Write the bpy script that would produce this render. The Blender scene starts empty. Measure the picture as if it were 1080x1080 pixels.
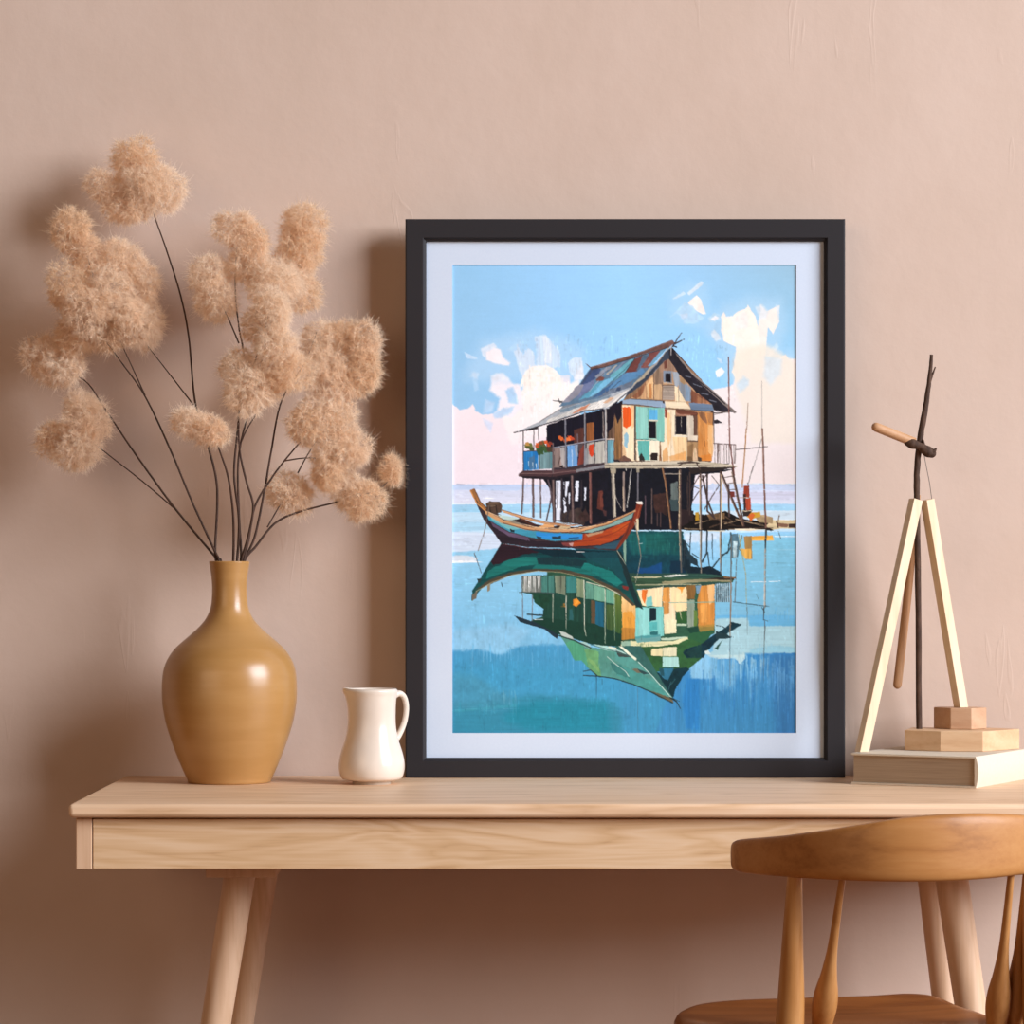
import bpy, bmesh, math, random
import numpy as np
from mathutils import Vector, Matrix

# ---------------------------------------------------------------- camera, world, lights, exposure
SC = bpy.context.scene
F, HY, EYE, DW = 3155.0, 610.0, 1.0206, 4.262      # focal length (px of 1080), horizon row, eye height, distance to the wall
cam = bpy.data.cameras.new('camera'); cam_o = bpy.data.objects.new('camera', cam); SC.collection.objects.link(cam_o)
cam.sensor_width = 36; cam.lens = F/1080*36; cam.shift_y = (HY-540)/1080
cam_o.location = (0, -DW, EYE); cam_o.rotation_euler = (math.pi/2, 0, 0); cam.clip_start = .05
SC.camera = cam_o
world = bpy.data.worlds.new('world'); SC.world = world; world.use_nodes = True
bg = world.node_tree.nodes['Background']; bg.inputs[0].default_value = (1.0, .62, .40, 1); bg.inputs[1].default_value = .055
def area(name, loc, aim, sx, sy, power, col, spread=math.pi):
    l = bpy.data.lights.new(name, 'AREA'); l.shape = 'RECTANGLE'; l.size = sx; l.size_y = sy; l.energy = power; l.color = col; l.spread = spread
    o = bpy.data.objects.new(name, l); SC.collection.objects.link(o); o.location = loc
    o.rotation_euler = (Vector(aim)-Vector(loc)).to_track_quat('-Z', 'Y').to_euler()
    return o
area('window_daylight', (5.5, -3.65, 3.35), (.1, -.1, .95), 3.6, 3.4, 775, (.98, 1.035, 1.13))
area('warm_fill', (-2.6, -4.6, 2.0), (.2, -.2, .8), 3.0, 2.4, 44, (1.0, .72, .5))  # added fill, stands in for warm room bounce; no actual lamp here
SC.view_settings.view_transform = 'Standard'; SC.view_settings.look = 'None'; SC.view_settings.exposure = 0; SC.view_settings.gamma = 1
SC.view_settings.use_curve_mapping = False
SC.cycles.use_denoising = True
SC.cycles.max_bounces = 10; SC.cycles.diffuse_bounces = 8; SC.cycles.transmission_bounces = 8

# ---------------------------------------------------------------- helpers
def W(px, py, d):                                   # photograph pixel at a distance -> point in the room
    return Vector(((px-540)*d/F, d-DW, EYE-(py-HY)*d/F))
def PX(n, d): return n*d/F
ALB = (.893, .833, .781)                          # colours below were picked under a dimmer, warmer lamp
def lin(c):
    raw = c[0] == '!'; c = c.lstrip('!')
    v = [int(c[i:i+2], 16)/255 for i in (0, 2, 4)]
    return tuple((x/12.92 if x <= .04045 else ((x+.055)/1.055)**2.4)*k for x, k in zip(v, (1, 1, 1) if raw else ALB))+(1,)
def link(o): SC.collection.objects.link(o); return o
def thing(name, label, cat, loc=(0, 0, 0), group=None):
    o = link(bpy.data.objects.new(name, None)); o.location = loc; o.empty_display_size = .05
    tag(o, label, cat, group); return o
def tag(o, label, cat, group=None):
    o['label'] = label; o['category'] = cat
    if group: o['group'] = group
    return o
def obj(name, vf, mat, parent=None, smooth=True, bevel=0, seg=3, loc=None, auto=None):
    """one mesh object; vertices are given in room coordinates"""
    v, f = vf
    org = Vector(parent.location) if parent else Vector(loc or (0, 0, 0))
    me = bpy.data.meshes.new(name)
    me.from_pydata([Vector(p)-org for p in v], [], f)
    bm = bmesh.new(); bm.from_mesh(me); bmesh.ops.recalc_face_normals(bm, faces=bm.faces); bm.to_mesh(me); bm.free()
    me.materials.append(mat)
    for p in me.polygons: p.use_smooth = smooth
    o = link(bpy.data.objects.new(name, me))
    if parent: o.parent = parent
    else: o.location = org
    if bevel:
        m = o.modifiers.new('bevel', 'BEVEL'); m.width = bevel; m.segments = seg; m.limit_method = 'ANGLE'; m.angle_limit = math.radians(40)
        m.harden_normals = False
    if auto:
        me.set_sharp_from_angle(angle=math.radians(auto))
    return o
def box(x0, x1, y0, y1, z0, z1):
    v = [(x, y, z) for x in (x0, x1) for y in (y0, y1) for z in (z0, z1)]
    return v, [(0, 1, 3, 2), (4, 6, 7, 5), (0, 4, 5, 1), (2, 3, 7, 6), (0, 2, 6, 4), (1, 5, 7, 3)]
def prism(poly, z0, z1):
    n = len(poly); v = [(x, y, z0) for x, y in poly]+[(x, y, z1) for x, y in poly]
    return v, [tuple(range(n))[::-1], tuple(range(n, 2*n))]+[(i, (i+1) % n, n+(i+1) % n, n+i) for i in range(n)]
def join(*vfs):
    V, Fc = [], []
    for v, f in vfs:
        k = len(V); V += list(v); Fc += [tuple(i+k for i in q) for q in f]
    return V, Fc
def spline(P, n):
    """Catmull-Rom through rows of P (any width)"""
    P = np.array(P, float); m = len(P); out = []
    for t in np.linspace(0, m-1, n):
        i = min(int(t), m-2); u = t-i
        p0, p1, p2, p3 = P[max(i-1, 0)], P[i], P[i+1], P[min(i+2, m-1)]
        out.append(.5*((2*p1)+(-p0+p2)*u+(2*p0-5*p1+4*p2-p3)*u*u+(-p0+3*p1-3*p2+p3)*u**3))
    return np.array(out)
def tube(pts, rad, n=12, sm=0, cap=True, round_end=(False, False)):
    """a round bar through pts with a radius at each"""
    rows = np.array([list(p)+[r] for p, r in zip(pts, rad)], float)
    if sm: rows = spline(rows, sm)
    if any(round_end):
        def dome(c, d, r):
            return [list(c+d*r*math.sin(a))+[r*math.cos(a)] for a in (math.radians(k) for k in (30, 55, 75, 87))]
        if round_end[1]:
            d = rows[-1, :3]-rows[-2, :3]; d /= np.linalg.norm(d); rows = np.vstack([rows, dome(rows[-1, :3], d, rows[-1, 3])])
        if round_end[0]:
            d = rows[0, :3]-rows[1, :3]; d /= np.linalg.norm(d); rows = np.vstack([dome(rows[0, :3], d, rows[0, 3])[::-1], rows])
    c = rows[:, :3]; m = len(rows); V = []; up = None
    for i in range(m):
        t = Vector(c[min(i+1, m-1)]-c[max(i-1, 0)]).normalized()
        if up is None: up = t.orthogonal().normalized()
        up = (up-t*up.dot(t)).normalized(); s = t.cross(up)
        for k in range(n):
            a = 2*math.pi*k/n; V.append(Vector(c[i])+(up*math.cos(a)+s*math.sin(a))*max(rows[i, 3], 1e-5))
    Fc = [(i*n+k, i*n+(k+1) % n, (i+1)*n+(k+1) % n, (i+1)*n+k) for i in range(m-1) for k in range(n)]
    if cap: Fc += [tuple(range(n))[::-1], tuple(range((m-1)*n, m*n))]
    return V, Fc
def lathe(prof, ax, n=96, closed=True, fn=None):
    """prof: (radius, z) pairs turned about the vertical through ax=(x,y)"""
    V = []; m = len(prof)
    for r, z in prof:
        for k in range(n):
            a = 2*math.pi*k/n; x, y, zz = r*math.cos(a), r*math.sin(a), z
            if fn: x, y, zz = fn(x, y, zz, a)
            V.append((ax[0]+x, ax[1]+y, zz))
    Fc = [(i*n+k, i*n+(k+1) % n, (i+1)*n+(k+1) % n, (i+1)*n+k) for i in range(m-1) for k in range(n)]
    if closed: Fc += [tuple(range(n))[::-1], tuple(range((m-1)*n, m*n))]
    return V, Fc

# ---------------------------------------------------------------- materials
class Mat:
    def __init__(s, name, rough=.5, spec=.5, coat=0):
        s.m = bpy.data.materials.new(name); s.m.use_nodes = True; s.n = s.m.node_tree.nodes; s.l = s.m.node_tree.links
        s.b = s.n['Principled BSDF']; s.b.inputs['Roughness'].default_value = rough; s.b.inputs['Specular IOR Level'].default_value = spec
        s.b.inputs['Coat Weight'].default_value = coat
    def N(s, t, **kw):
        n = s.n.new(t)
        for k, v in kw.items():
            if k in n.inputs.keys(): n.inputs[k].default_value = v
            else: setattr(n, k, v)
        return n
    def coords(s, scale=(1, 1, 1), rot=(0, 0, 0), src='Object'):
        tc = s.N('ShaderNodeTexCoord'); mp = s.N('ShaderNodeMapping'); mp.inputs['Scale'].default_value = scale; mp.inputs['Rotation'].default_value = rot
        s.l.new(tc.outputs[src], mp.inputs[0]); return mp.outputs[0]
    def noise(s, vec, scale, detail=4, rough=.55, dist=0):
        n = s.N('ShaderNodeTexNoise', Scale=scale, Detail=detail, Roughness=rough, Distortion=dist); s.l.new(vec, n.inputs['Vector']); return n.outputs['Fac']
    def ramp(s, fac, stops):
        r = s.N('ShaderNodeValToRGB'); e = r.color_ramp.elements
        while len(e) < len(stops): e.new(.5)
        for k, (p, c) in enumerate(stops): e[k].position = p; e[k].color = lin(c) if isinstance(c, str) else (c, c, c, 1)
        s.l.new(fac, r.inputs[0]); return r.outputs['Color']
    def mix(s, fac, a, b, mode='MIX'):
        m = s.N('ShaderNodeMix', data_type='RGBA', blend_type=mode)
        for v, i in ((fac, 0), (a, 6), (b, 7)):
            if isinstance(v, (int, float)): m.inputs[i].default_value = v
            elif isinstance(v, str): m.inputs[i].default_value = lin(v)
            else: s.l.new(v, m.inputs[i])
        return m.outputs[2]
    def math(s, op, a, b=0):
        m = s.N('ShaderNodeMath', operation=op)
        for v, i in ((a, 0), (b, 1)):
            if isinstance(v, (int, float)): m.inputs[i].default_value = v
            else: s.l.new(v, m.inputs[i])
        return m.outputs[0]
    def base(s, c):
        if isinstance(c, str): s.b.inputs['Base Color'].default_value = lin(c)
        else: s.l.new(c, s.b.inputs['Base Color'])
        return s
    def bump(s, h, strength=.2, dist=.01):
        b = s.N('ShaderNodeBump', Strength=strength, Distance=dist); s.l.new(h, b.inputs['Height']); s.l.new(b.outputs[0], s.b.inputs['Normal']); return s

def wood(name, stops, axis='x', fine=1.0, rough=.5, ringscale=1.0, coat=0, bump=.05, spec=.4):
    """long grain along one axis: broad cathedral bands + fine pores"""
    m = Mat(name, rough, spec, coat)
    s = {'x': (1.6, 14, 14), 'y': (14, 1.6, 14), 'z': (14, 14, 1.6)}[axis]
    v = m.coords(s)
    broad = m.noise(v, 1.1*ringscale, 3, .5, .6)
    rings = m.math('FRACT', m.math('MULTIPLY', broad, 7.0))
    rings = m.math('ABSOLUTE', m.math('SUBTRACT', rings, .5))
    s2 = {'x': (3, 160, 160), 'y': (160, 3, 160), 'z': (160, 160, 3)}[axis]
    pores = m.noise(m.coords(s2), 1.6*fine, 5, .6)
    f = m.math('ADD', m.math('MULTIPLY', rings, .75), m.math('MULTIPLY', pores, .62))
    m.base(m.ramp(f, stops)); m.bump(pores, bump, .002)
    return m.m
M = {}
def make_materials():
    # plastered wall
    m = Mat('plaster', .85, .25)
    v = m.coords((1, 1, 1)); n1 = m.noise(v, 2.2, 3, .5); n2 = m.noise(v, 9, 5, .6)
    f = m.math('ADD', m.math('MULTIPLY', n1, .6), m.math('MULTIPLY', n2, .4))
    m.base(m.ramp(f, [(.30, 'd2beb0'), (.5, 'd7c3b6'), (.7, 'dbc8bc')]))
    tv = m.noise(m.coords((34, 1, 5.5), (0, .3, 0)), 1.0, 2, .5, .4); tr = m.ramp(tv, [(.63, 0.0), (.65, 1.0), (.69, 0.0)])
    gate = m.ramp(m.noise(m.coords((3.1, 1, 3.1)), 1.0, 1), [(.54, 0.0), (.60, 1.0)])
    sc = m.math('MULTIPLY', tr, gate)
    h = m.math('ADD', m.math('MULTIPLY', m.noise(v, 30, 6, .6), .35), m.math('ADD', m.math('MULTIPLY', m.noise(v, 4, 3), 1.3), m.math('MULTIPLY', sc, .11)))
    m.bump(h, .16, .012); M['wall'] = m.m
    M['floor'] = wood('floor_oak', [(.2, '6e4a30'), (.6, '8a6040'), (.9, '9c714d')], 'x', 1, .5)
    oak = [(.20, 'd5b089'), (.42, 'ebc8a4'), (.62, 'f2d2b1'), (.85, 'f5dabd')]
    M['oak'] = wood('pale_oak', oak, 'x', 1, .5)
    M['oak_drawer'] = wood('pale_oak_drawer', [(.12, 'c09a72'), (.34, 'dcb98f'), (.58, 'e8c9a4'), (.85, 'efd5b6')], 'x', 1.2, .5, 1.6)
    M['oak_leg'] = wood('pale_oak_leg', [(.2, 'd8b493'), (.5, 'e4c3a4'), (.85, 'ebccb0')], 'z', 1, .5)
    hon = [(.2, 'a26c38'), (.5, 'b98147'), (.85, 'c48f55')]
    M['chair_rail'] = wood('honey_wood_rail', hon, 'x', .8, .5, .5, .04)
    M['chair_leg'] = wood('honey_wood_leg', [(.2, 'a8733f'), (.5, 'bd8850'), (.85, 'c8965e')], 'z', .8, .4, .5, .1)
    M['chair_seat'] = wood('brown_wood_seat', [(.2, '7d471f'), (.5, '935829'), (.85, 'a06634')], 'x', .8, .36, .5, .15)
    m = Mat('ochre_glaze', .28, .5); v = m.coords()
    m.base(m.ramp(m.noise(m.coords((1, 1, 7)), 6, 4), [(.25, 'b0844c'), (.5, 'b78c55'), (.75, 'bf955f')])); m.bump(m.noise(v, 60, 3), .03, .002); M['vase'] = m.m
    m = Mat('cream_glaze', .22, .5); v = m.coords()
    m.base(m.ramp(m.noise(v, 14, 4), [(.3, 'e4d9cd'), (.6, 'ece3d8')])); m.bump(m.noise(v, 26, 3), .05, .003); M['jug'] = m.m
    M['foot'] = Mat('bare_clay', .8).base('c9bfb0').m
    m = Mat('charcoal_paint', .6, .25); m.base('2b292d'); m.bump(m.noise(m.coords(), 220, 2), .03, .001); M['frame'] = m.m
    m = Mat('mat_board', .9, .15); m.base(m.ramp(m.noise(m.coords(), 300, 2), [(.3, '!ced9e9'), (.7, '!d1dceb')])); M['mat'] = m.m
    M['backing'] = Mat('backing_board', .9).base('6b5a48').m
    m = Mat('print_ink', .7, .15); a = m.N('ShaderNodeVertexColor', layer_name='paint'); m.base(a.outputs['Color']); M['print'] = m.m
    m = Mat('cream_cloth', .75, .2); m.base(m.ramp(m.noise(m.coords(), 260, 3), [(.3, 'd9d0c0'), (.7, 'dfd7c8')])); M['cover'] = m.m
    m = Mat('page_edges', .9, .1); m.base(m.ramp(m.noise(m.coords((1, 1, 60)), 14, 3), [(.3, '9c8974'), (.7, 'b09d87')])); M['pages'] = m.m
    M['block'] = wood('beech_block', [(.2, 'd3ab84'), (.5, 'debb95'), (.85, 'e6c8a4')], 'x', 1, .6, .6)
    M['block_dark'] = wood('beech_block_rosy', [(.2, 'c39a7a'), (.5, 'cda787'), (.85, 'd6b394')], 'x', 1, .6, .6)
    M['stick'] = wood('raw_pine', [(.2, 'e4ccaa'), (.5, 'eed9ba'), (.85, 'f3e2c8')], 'z', 1, .6, .6)
    M['dowel'] = wood('tan_dowel', [(.2, 'b98a62'), (.5, 'c79a72'), (.85, 'd0a680')], 'z', 1, .55, .5)
    m = Mat('dark_bark', .75, .3); m.base(m.ramp(m.noise(m.coords((1, 1, .25)), 160, 4), [(.3, '35241c'), (.7, '5d4638')])); m.bump(m.noise(m.coords(), 300, 4), .4, .002); M['bark'] = m.m
    M['wire'] = Mat('grey_wire', .4).base('77706c').m
    m = Mat('dark_stalk', .7, .3); m.base(m.ramp(m.noise(m.coords(), 90, 3), [(.3, '3a281f'), (.7, '543c30')])); M['stalk'] = m.m
    # plume fibre: thin, lets light through
    m = Mat('plume_fibre', .9, .1)
    oi = m.N('ShaderNodeObjectInfo'); c = m.ramp(oi.outputs['Random'], [(0, '!f6e0c4'), (.5, '!f9e6cf'), (1, '!fcedda')])
    m.base(c); tr = m.N('ShaderNodeBsdfTranslucent'); m.l.new(c, tr.inputs[0]); mx = m.N('ShaderNodeMixShader', Fac=.55)
    m.l.new(m.b.outputs[0], mx.inputs[1]); m.l.new(tr.outputs[0], mx.inputs[2]); m.l.new(mx.outputs[0], m.n['Material Output'].inputs[0]); M['plume'] = m.m
make_materials()
# ---------------------------------------------------------------- the painted print (numpy brushwork)
AX0, AY0, AX1, AY1 = 477.0, 278.5, 840.6, 773.6      # extent of the printed image, photograph pixels
AK = 3
class Painter:
    def __init__(s):
        s.W = int(round((AX1-AX0)*AK)); s.H = int(round((AY1-AY0)*AK))
        s.a = np.zeros((s.H, s.W, 3))
        xs = AX0 + (np.arange(s.W)+.5)/AK; ys = AY0 + (np.arange(s.H)+.5)/AK
        s.X, s.Y = np.meshgrid(xs, ys)
        s.rng = np.random.default_rng(7)
        s.n1 = s.noise(1.6, 1.6)*.5 + s.noise(5, 5)*.6
        s.n2 = s.noise(1.6, 1.6)*.5 + s.noise(5, 5)*.6
        s.tx = {'v': s.noise(.9, 14)*.7 + s.noise(2.5, 30)*.6, 'h': s.noise(16, .9)*.7 + s.noise(34, 2.5)*.6,
                'n': s.noise(2.5, 2.5)*.6 + s.noise(8, 8)*.6, 'f': s.noise(.8, .8)}
        s.t = (0, 0, 1)
    def noise(s, sx, sy):
        nx = int((AX1-AX0)/sx)+4; ny = int((AY1-AY0)/sy)+4
        g = s.rng.uniform(-1, 1, (ny, nx))
        u = (s.X[0]-AX0)/sx; v = (s.Y[:, 0]-AY0)/sy
        i = u.astype(int); j = v.astype(int); fu = u-i; fv = v-j
        fu = fu*fu*(3-2*fu); fv = fv*fv*(3-2*fv)
        r = g[:, i]*(1-fu) + g[:, i+1]*fu
        return r[j]*(1-fv)[:, None] + r[j+1]*fv[:, None]
    def T(s, x0, y0, k): s.t = (x0, y0, k)
    def pts(s, q):
        if isinstance(q, str): q = [float(w) for w in q.split()]
        q = np.array(q, float).reshape(-1, 2)
        x0, y0, k = s.t
        return q/k + np.array([x0, y0])
    @staticmethod
    def col(c):
        if isinstance(c, str): return np.array([int(c[i:i+2], 16)/255 for i in (0, 2, 4)])
        return np.array(c, float)/255
    def box(s, p, m):
        i0 = max(0, int((p[:, 0].min()-m-AX0)*AK)); i1 = min(s.W, int((p[:, 0].max()+m-AX0)*AK)+2)
        j0 = max(0, int((p[:, 1].min()-m-AY0)*AK)); j1 = min(s.H, int((p[:, 1].max()+m-AY0)*AK)+2)
        return (slice(j0, max(j1, j0)), slice(i0, max(i1, i0)))
    def put(s, sl, m, c, c2, axis, tex, amp, al, p):
        X, Y = s.X[sl], s.Y[sl]
        c = s.col(c)
        if c2 is not None:
            c2 = s.col(c2); k = 0 if axis == 'x' else 1
            lo, hi = p[:, k].min(), p[:, k].max()
            f = np.clip(((X if k == 0 else Y)-lo)/max(hi-lo, 1e-6), 0, 1)[..., None]
            cc = c*(1-f) + c2*f
        else: cc = np.broadcast_to(c, m.shape+(3,))
        if tex: cc = np.clip(cc*(1+amp*s.tx[tex][sl][..., None]), 0, 1)
        m = (m*al)[..., None]
        s.a[sl] = s.a[sl]*(1-m) + cc*m
    def P(s, c, q, jag=.35, c2=None, axis='y', tex='n', amp=.05, al=1, dry=0, soft=0):
        """a filled patch of paint with a ragged edge"""
        p = s.pts(q); sl = s.box(p, 3+jag+soft)
        X = s.X[sl] + jag*s.n1[sl]; Y = s.Y[sl] + jag*s.n2[sl]
        ins = np.zeros(X.shape, bool)
        n = len(p)
        dist = np.full(X.shape, 1e9) if soft else None
        for a in range(n):
            x0, y0 = p[a]; x1, y1 = p[(a+1) % n]
            if y0 != y1:
                cr = ((y0 > Y) != (y1 > Y)) & (X < (x1-x0)*(Y-y0)/(y1-y0)+x0)
                ins ^= cr
            if soft:
                dx, dy = x1-x0, y1-y0; L = dx*dx+dy*dy+1e-9
                tt = np.clip(((X-x0)*dx+(Y-y0)*dy)/L, 0, 1)
                dist = np.minimum(dist, np.hypot(X-x0-tt*dx, Y-y0-tt*dy))
        m = ins.astype(float)
        if soft: m = np.clip(.5 + np.where(ins, dist, -dist)/(2*soft), 0, 1); m = m*m*(3-2*m)
        if dry: m = m*(s.tx[tex or 'n'][sl] > dry-1)
        s.put(sl, m, c, c2, axis, tex, amp, al, p)
    def L(s, c, q, w=1.2, w2=None, wob=.25, al=1, tex='n', amp=.1):
        """a brush line, width w tapering to w2"""
        p = s.pts(q); w2 = (w if w2 is None else w2)*.86; w = w*.86
        sl = s.box(p, 3+max(w, w2))
        X = s.X[sl] + wob*s.n1[sl]; Y = s.Y[sl] + wob*s.n2[sl]
        seg = np.hypot(*np.diff(p, axis=0).T); tot = max(seg.sum(), 1e-6); acc = 0
        m = np.zeros(X.shape)
        for a in range(len(p)-1):
            x0, y0 = p[a]; dx, dy = p[a+1]-p[a]; LL = dx*dx+dy*dy+1e-9
            tt = np.clip(((X-x0)*dx+(Y-y0)*dy)/LL, 0, 1)
            d = np.hypot(X-x0-tt*dx, Y-y0-tt*dy)
            ww = w + (w2-w)*(acc+tt*seg[a])/tot
            m = np.maximum(m, np.clip((ww/2-d)*AK+.5, 0, 1)*np.minimum(1, ww*AK/1.2))
            acc += seg[a]
        s.put(sl, m, c, None, 'y', tex, amp, al, p)
    def streaks(s, c, x0, x1, y0, y1, n, w=1.0, al=.4, ln=(10, 40), vert=True):
        x0, y0 = s.pts([x0, y0])[0]; x1, y1 = s.pts([x1, y1])[0]
        keep = s.t; s.t = (0, 0, 1)
        for _ in range(n):
            x = s.rng.uniform(x0, x1); y = s.rng.uniform(y0, y1); l = s.rng.uniform(*ln)
            q = [x, y, x+s.rng.uniform(-.6, .6), y+l] if vert else [x, y, x+l, y+s.rng.uniform(-.4, .4)]
            s.L(c, q, w*s.rng.uniform(.5, 1.6), w*.2, al=al*s.rng.uniform(.4, 1))
        s.t = keep

def paint_art():
    g = Painter(); P, L, T = g.P, g.L, g.T
    # ---- sky
    fx = (g.X-AX0)/(AX1-AX0); fy = np.clip((g.Y-AY0)/(500-AY0), 0, 1)
    lt, md, rt = (np.array(v)/255. for v in ((148, 198, 233), (160, 211, 252), (150, 188, 210)))
    lb, mb, rb = (np.array(v)/255. for v in ((152, 198, 232), (155, 211, 255), (150, 205, 240)))
    w = fx[..., None]
    top = np.where(w < .5, lt*(1-2*w)+md*2*w, md*(2-2*w)+rt*(2*w-1))
    bot = np.where(w < .5, lb*(1-2*w)+mb*2*w, mb*(2-2*w)+rb*(2*w-1))
    v = np.clip(fy*1.8, 0, 1)[..., None]
    g.a[:] = top*(1-v)+bot*v
    g.a *= (1+.004*g.tx['n'][..., None]+.006*g.tx['h'][..., None])
    # left cloud mass
    T(470, 390, 8.308)
    P('f6e8ea', '40 280 90 315 130 350 200 335 240 300 270 360 330 395 420 380 470 350 560 250 640 200 900 60 1090 40 1090 1010 40 1010', .8, c2='eee2ea', amp=.005, soft=.8)
    T(0, 0, 1)
    P('fff8ee', '553 404 558 394 566 388 576 386 586 391 592 398 597 406 604 402 612 396 612 450 540 470 530 440 548 418', 1., c2='f5ebee', amp=.005, soft=2)
    P('f3eef4', '517 411 519 399 526 394 536 398 541 404 549 405 552 430 540 440 524 436 528 420', 1, amp=.01, soft=2)
    P('9fcdf3', '533 412 541 408 546 418 547 426 537 424', 1, al=.75, soft=1.5)
    P('a8d0f3', '520 436 531 430 543 428 541 434 530 440 522 441', 1, al=.7, soft=1.5)
    P('cfdcf3', '510 441 520 446 518 456 512 448', 1, al=.8, soft=1.5)
    P('c9ddf5', '512 421 522 424 520 433 510 436', 1, al=.6, soft=2)
    P('c2dff8', '498 392 502 395 506 411 501 412', .8, al=.5, soft=1.5)
    T(470, 270, 5.684)
    P('b9dbf6', '120 700 220 500 400 470 540 440 700 480 830 560 860 740 120 745', 2, amp=.005, soft=9, al=.55)
    P('d9e7f6', '410 570 440 550 470 590 480 560 500 550 530 580 540 650 640 640 640 760 480 760 440 680', 1, al=.85, soft=1, tex='v', amp=.03)
    P('cfe4f7', '535 480 600 465 690 585 690 665 640 670 620 640 545 660 548 560', .8, al=.95, soft=.8, tex='v', amp=.04)
    P('e8f0f8', '580 480 605 475 640 560 640 640 600 640', .8, al=.7, soft=1.2, tex='v')
    P('bcd9f4', '535 640 548 500 560 500 556 600', .6, al=.7, soft=.8)
    P('fff7ee', '455 740 480 690 520 660 560 655 600 650 650 670 690 720 700 770 450 780', 1, soft=1)
    P('f7eff2', '245 570 290 545 330 560 350 610 390 640 380 655 300 645 245 620', .8, amp=.01, soft=1.4)
    P('e4ebf6', '215 550 290 520 310 545 250 575 240 610 220 590', .8, al=.8, soft=1)
    P('c9dff5', '115 575 190 605 190 618 130 612', .8, al=.8, soft=.8)
    P('bedcf6', '370 560 440 510 470 530 440 560 400 570', 1, al=.5, soft=1.5)
    P('dbe8f6', '150 720 170 690 200 700 195 735', 1, al=.5, soft=1.5)
    P('e9eef7', '270 720 300 700 350 700 375 740 290 745', 1, al=.8, soft=1.5)
    P('d6e8f8', '735 640 770 610 815 605 820 650 840 740 780 740 745 690', .8, al=.95, soft=.6, tex='v', amp=.03)
    P('f2f2f6', '770 740 790 690 815 640 818 600 826 690 836 740', .8, al=.7, soft=.8)
    # right cloud
    T(655, 270, 5.684)
    P('b4d5ec', '480 420 620 290 760 250 960 260 990 420 960 560 1075 560 1075 745 640 745 600 560', 2, amp=.005, soft=9, al=.6)
    P('b0d6f0', '290 230 400 150 520 180 540 330 470 420 300 400', 2, amp=.005, soft=7, al=.5)
    P('a9cfeb', '530 470 600 350 640 330 640 510 570 520', 1, al=.6, soft=1.2)
    P('f3e9e0', '600 365 615 330 632 370 650 375 690 340 745 315 760 290 800 350 822 420 838 290 870 330 950 290 950 390 912 465 880 425 868 560 862 745 690 745 665 690 685 610 690 545 615 510 600 440', .8, amp=.015, soft=.5)
    P('fbf0e3', '610 370 690 350 745 320 762 292 800 355 830 480 830 745 700 745 690 545 620 505', 1, amp=.02, soft=1, al=.9)
    P('e3e6e6', '660 380 740 330 760 350 760 430 690 440', 1, al=.5, soft=2)
    P('d9e2e8', '805 300 850 288 880 330 870 370 830 380', 1, al=.7, soft=1.5)
    P('d2dfe8', '925 290 950 300 948 390 930 330', .8, al=.8, soft=1)
    P('b7d5e8', '520 370 560 340 590 350 590 380 540 395', .8, al=.9, soft=1)
    P('e4e6ea', '535 380 565 355 585 368 560 388', .6, soft=.8)
    P('dfe7ec', '535 470 560 440 590 470 600 500 570 510', .8, al=.8, soft=1)
    P('c5dce9', '890 560 935 515 945 545 900 600 880 600', .8, al=.8, soft=1.2)
    P('f3e7da', '865 670 910 640 950 610 990 585 1010 640 1075 650 1075 760 860 760', .8, c2='eee2d8', soft=.6, amp=.015)
    P('d6e4ee', '395 220 480 150 505 160 410 235', .5, al=.95, soft=.4)
    P('cfe3f3', '310 255 375 210 390 225 320 262', .5, al=.85, soft=.4)
    P('f8eee6', '400 275 455 235 480 260 510 345 490 350 450 325 415 300', .6, soft=.4)
    P('b9daf2', '300 365 385 275 430 300 470 350 500 370 440 405 380 400 370 360 330 345', .8, al=.85, soft=.8)
    P('d3dff0', '355 350 400 340 400 370 365 375', .6, al=.6, soft=.6)
    P('f3f3f5', '565 690 600 665 622 690 600 715 575 730', .6, soft=.5)
    P('cfe2f2', '575 610 600 615 610 640 595 640', .6, al=.7, soft=.6)
    T(640, 370, 7.2)
    P('efe6e4', '700 360 810 290 930 270 960 250 980 200 1085 60 1460 60 1460 1010 700 1010', .8, c2='e8dedd', axis='y', amp=.005, soft=.8)
    P('eee3d2', '960 130 990 0 1200 -60 1460 100 1460 700 1100 700 990 330', 1.2, c2='e9dfd2', amp=.005, soft=4, al=.85)
    P('b9d8ee', '985 250 1040 190 1080 220 1080 260 1010 320', 1, al=.6, soft=2.5)
    P('c3daea', '1200 40 1330 60 1320 180 1240 260 1190 200', 1, al=.55, soft=3)
    T(0, 0, 1)
    P('efe5e8', '690 470 750 420 750 512 690 512', .6, amp=.005)
    # ---- sea
    T(0, 0, 1)
    P('bccfec', '470 510.6 850 510.6 850 516 470 516', .15, amp=.02, tex='h')
    P('cfd8ee', '470 513 850 513 850 533 470 533', .4, c2='d8dcec', tex='h', amp=.03)
    P('b4cdee', '470 513 560 513 545 517 470 516', .3, al=.6, tex='h')
    P('c3d1e9', '740 511 850 511 850 517 740 516', .3, tex='h')
    P('cdd0e4', '745 519 850 518 850 526 745 527', .4, tex='h')
    P('a3d1ee', '470 531 850 531 850 538 850 541 470 542', .4, c2='9cd2ee', tex='h', amp=.05)
    P('f2f0f4', '470 530 560 529.6 560 531 470 531.5', .2, al=.8, tex='h')
    P('bcdcf0', '470 540 560 540 850 539 850 560 470 566', .4, tex='h', amp=.04)
    P('c9dce8', '745 538 850 538 850 556 745 556', .4, tex='h', amp=.04)
    P('a8d6ef', '470 551 540 549 560 556 470 561', .6, tex='h', al=.8)
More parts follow.
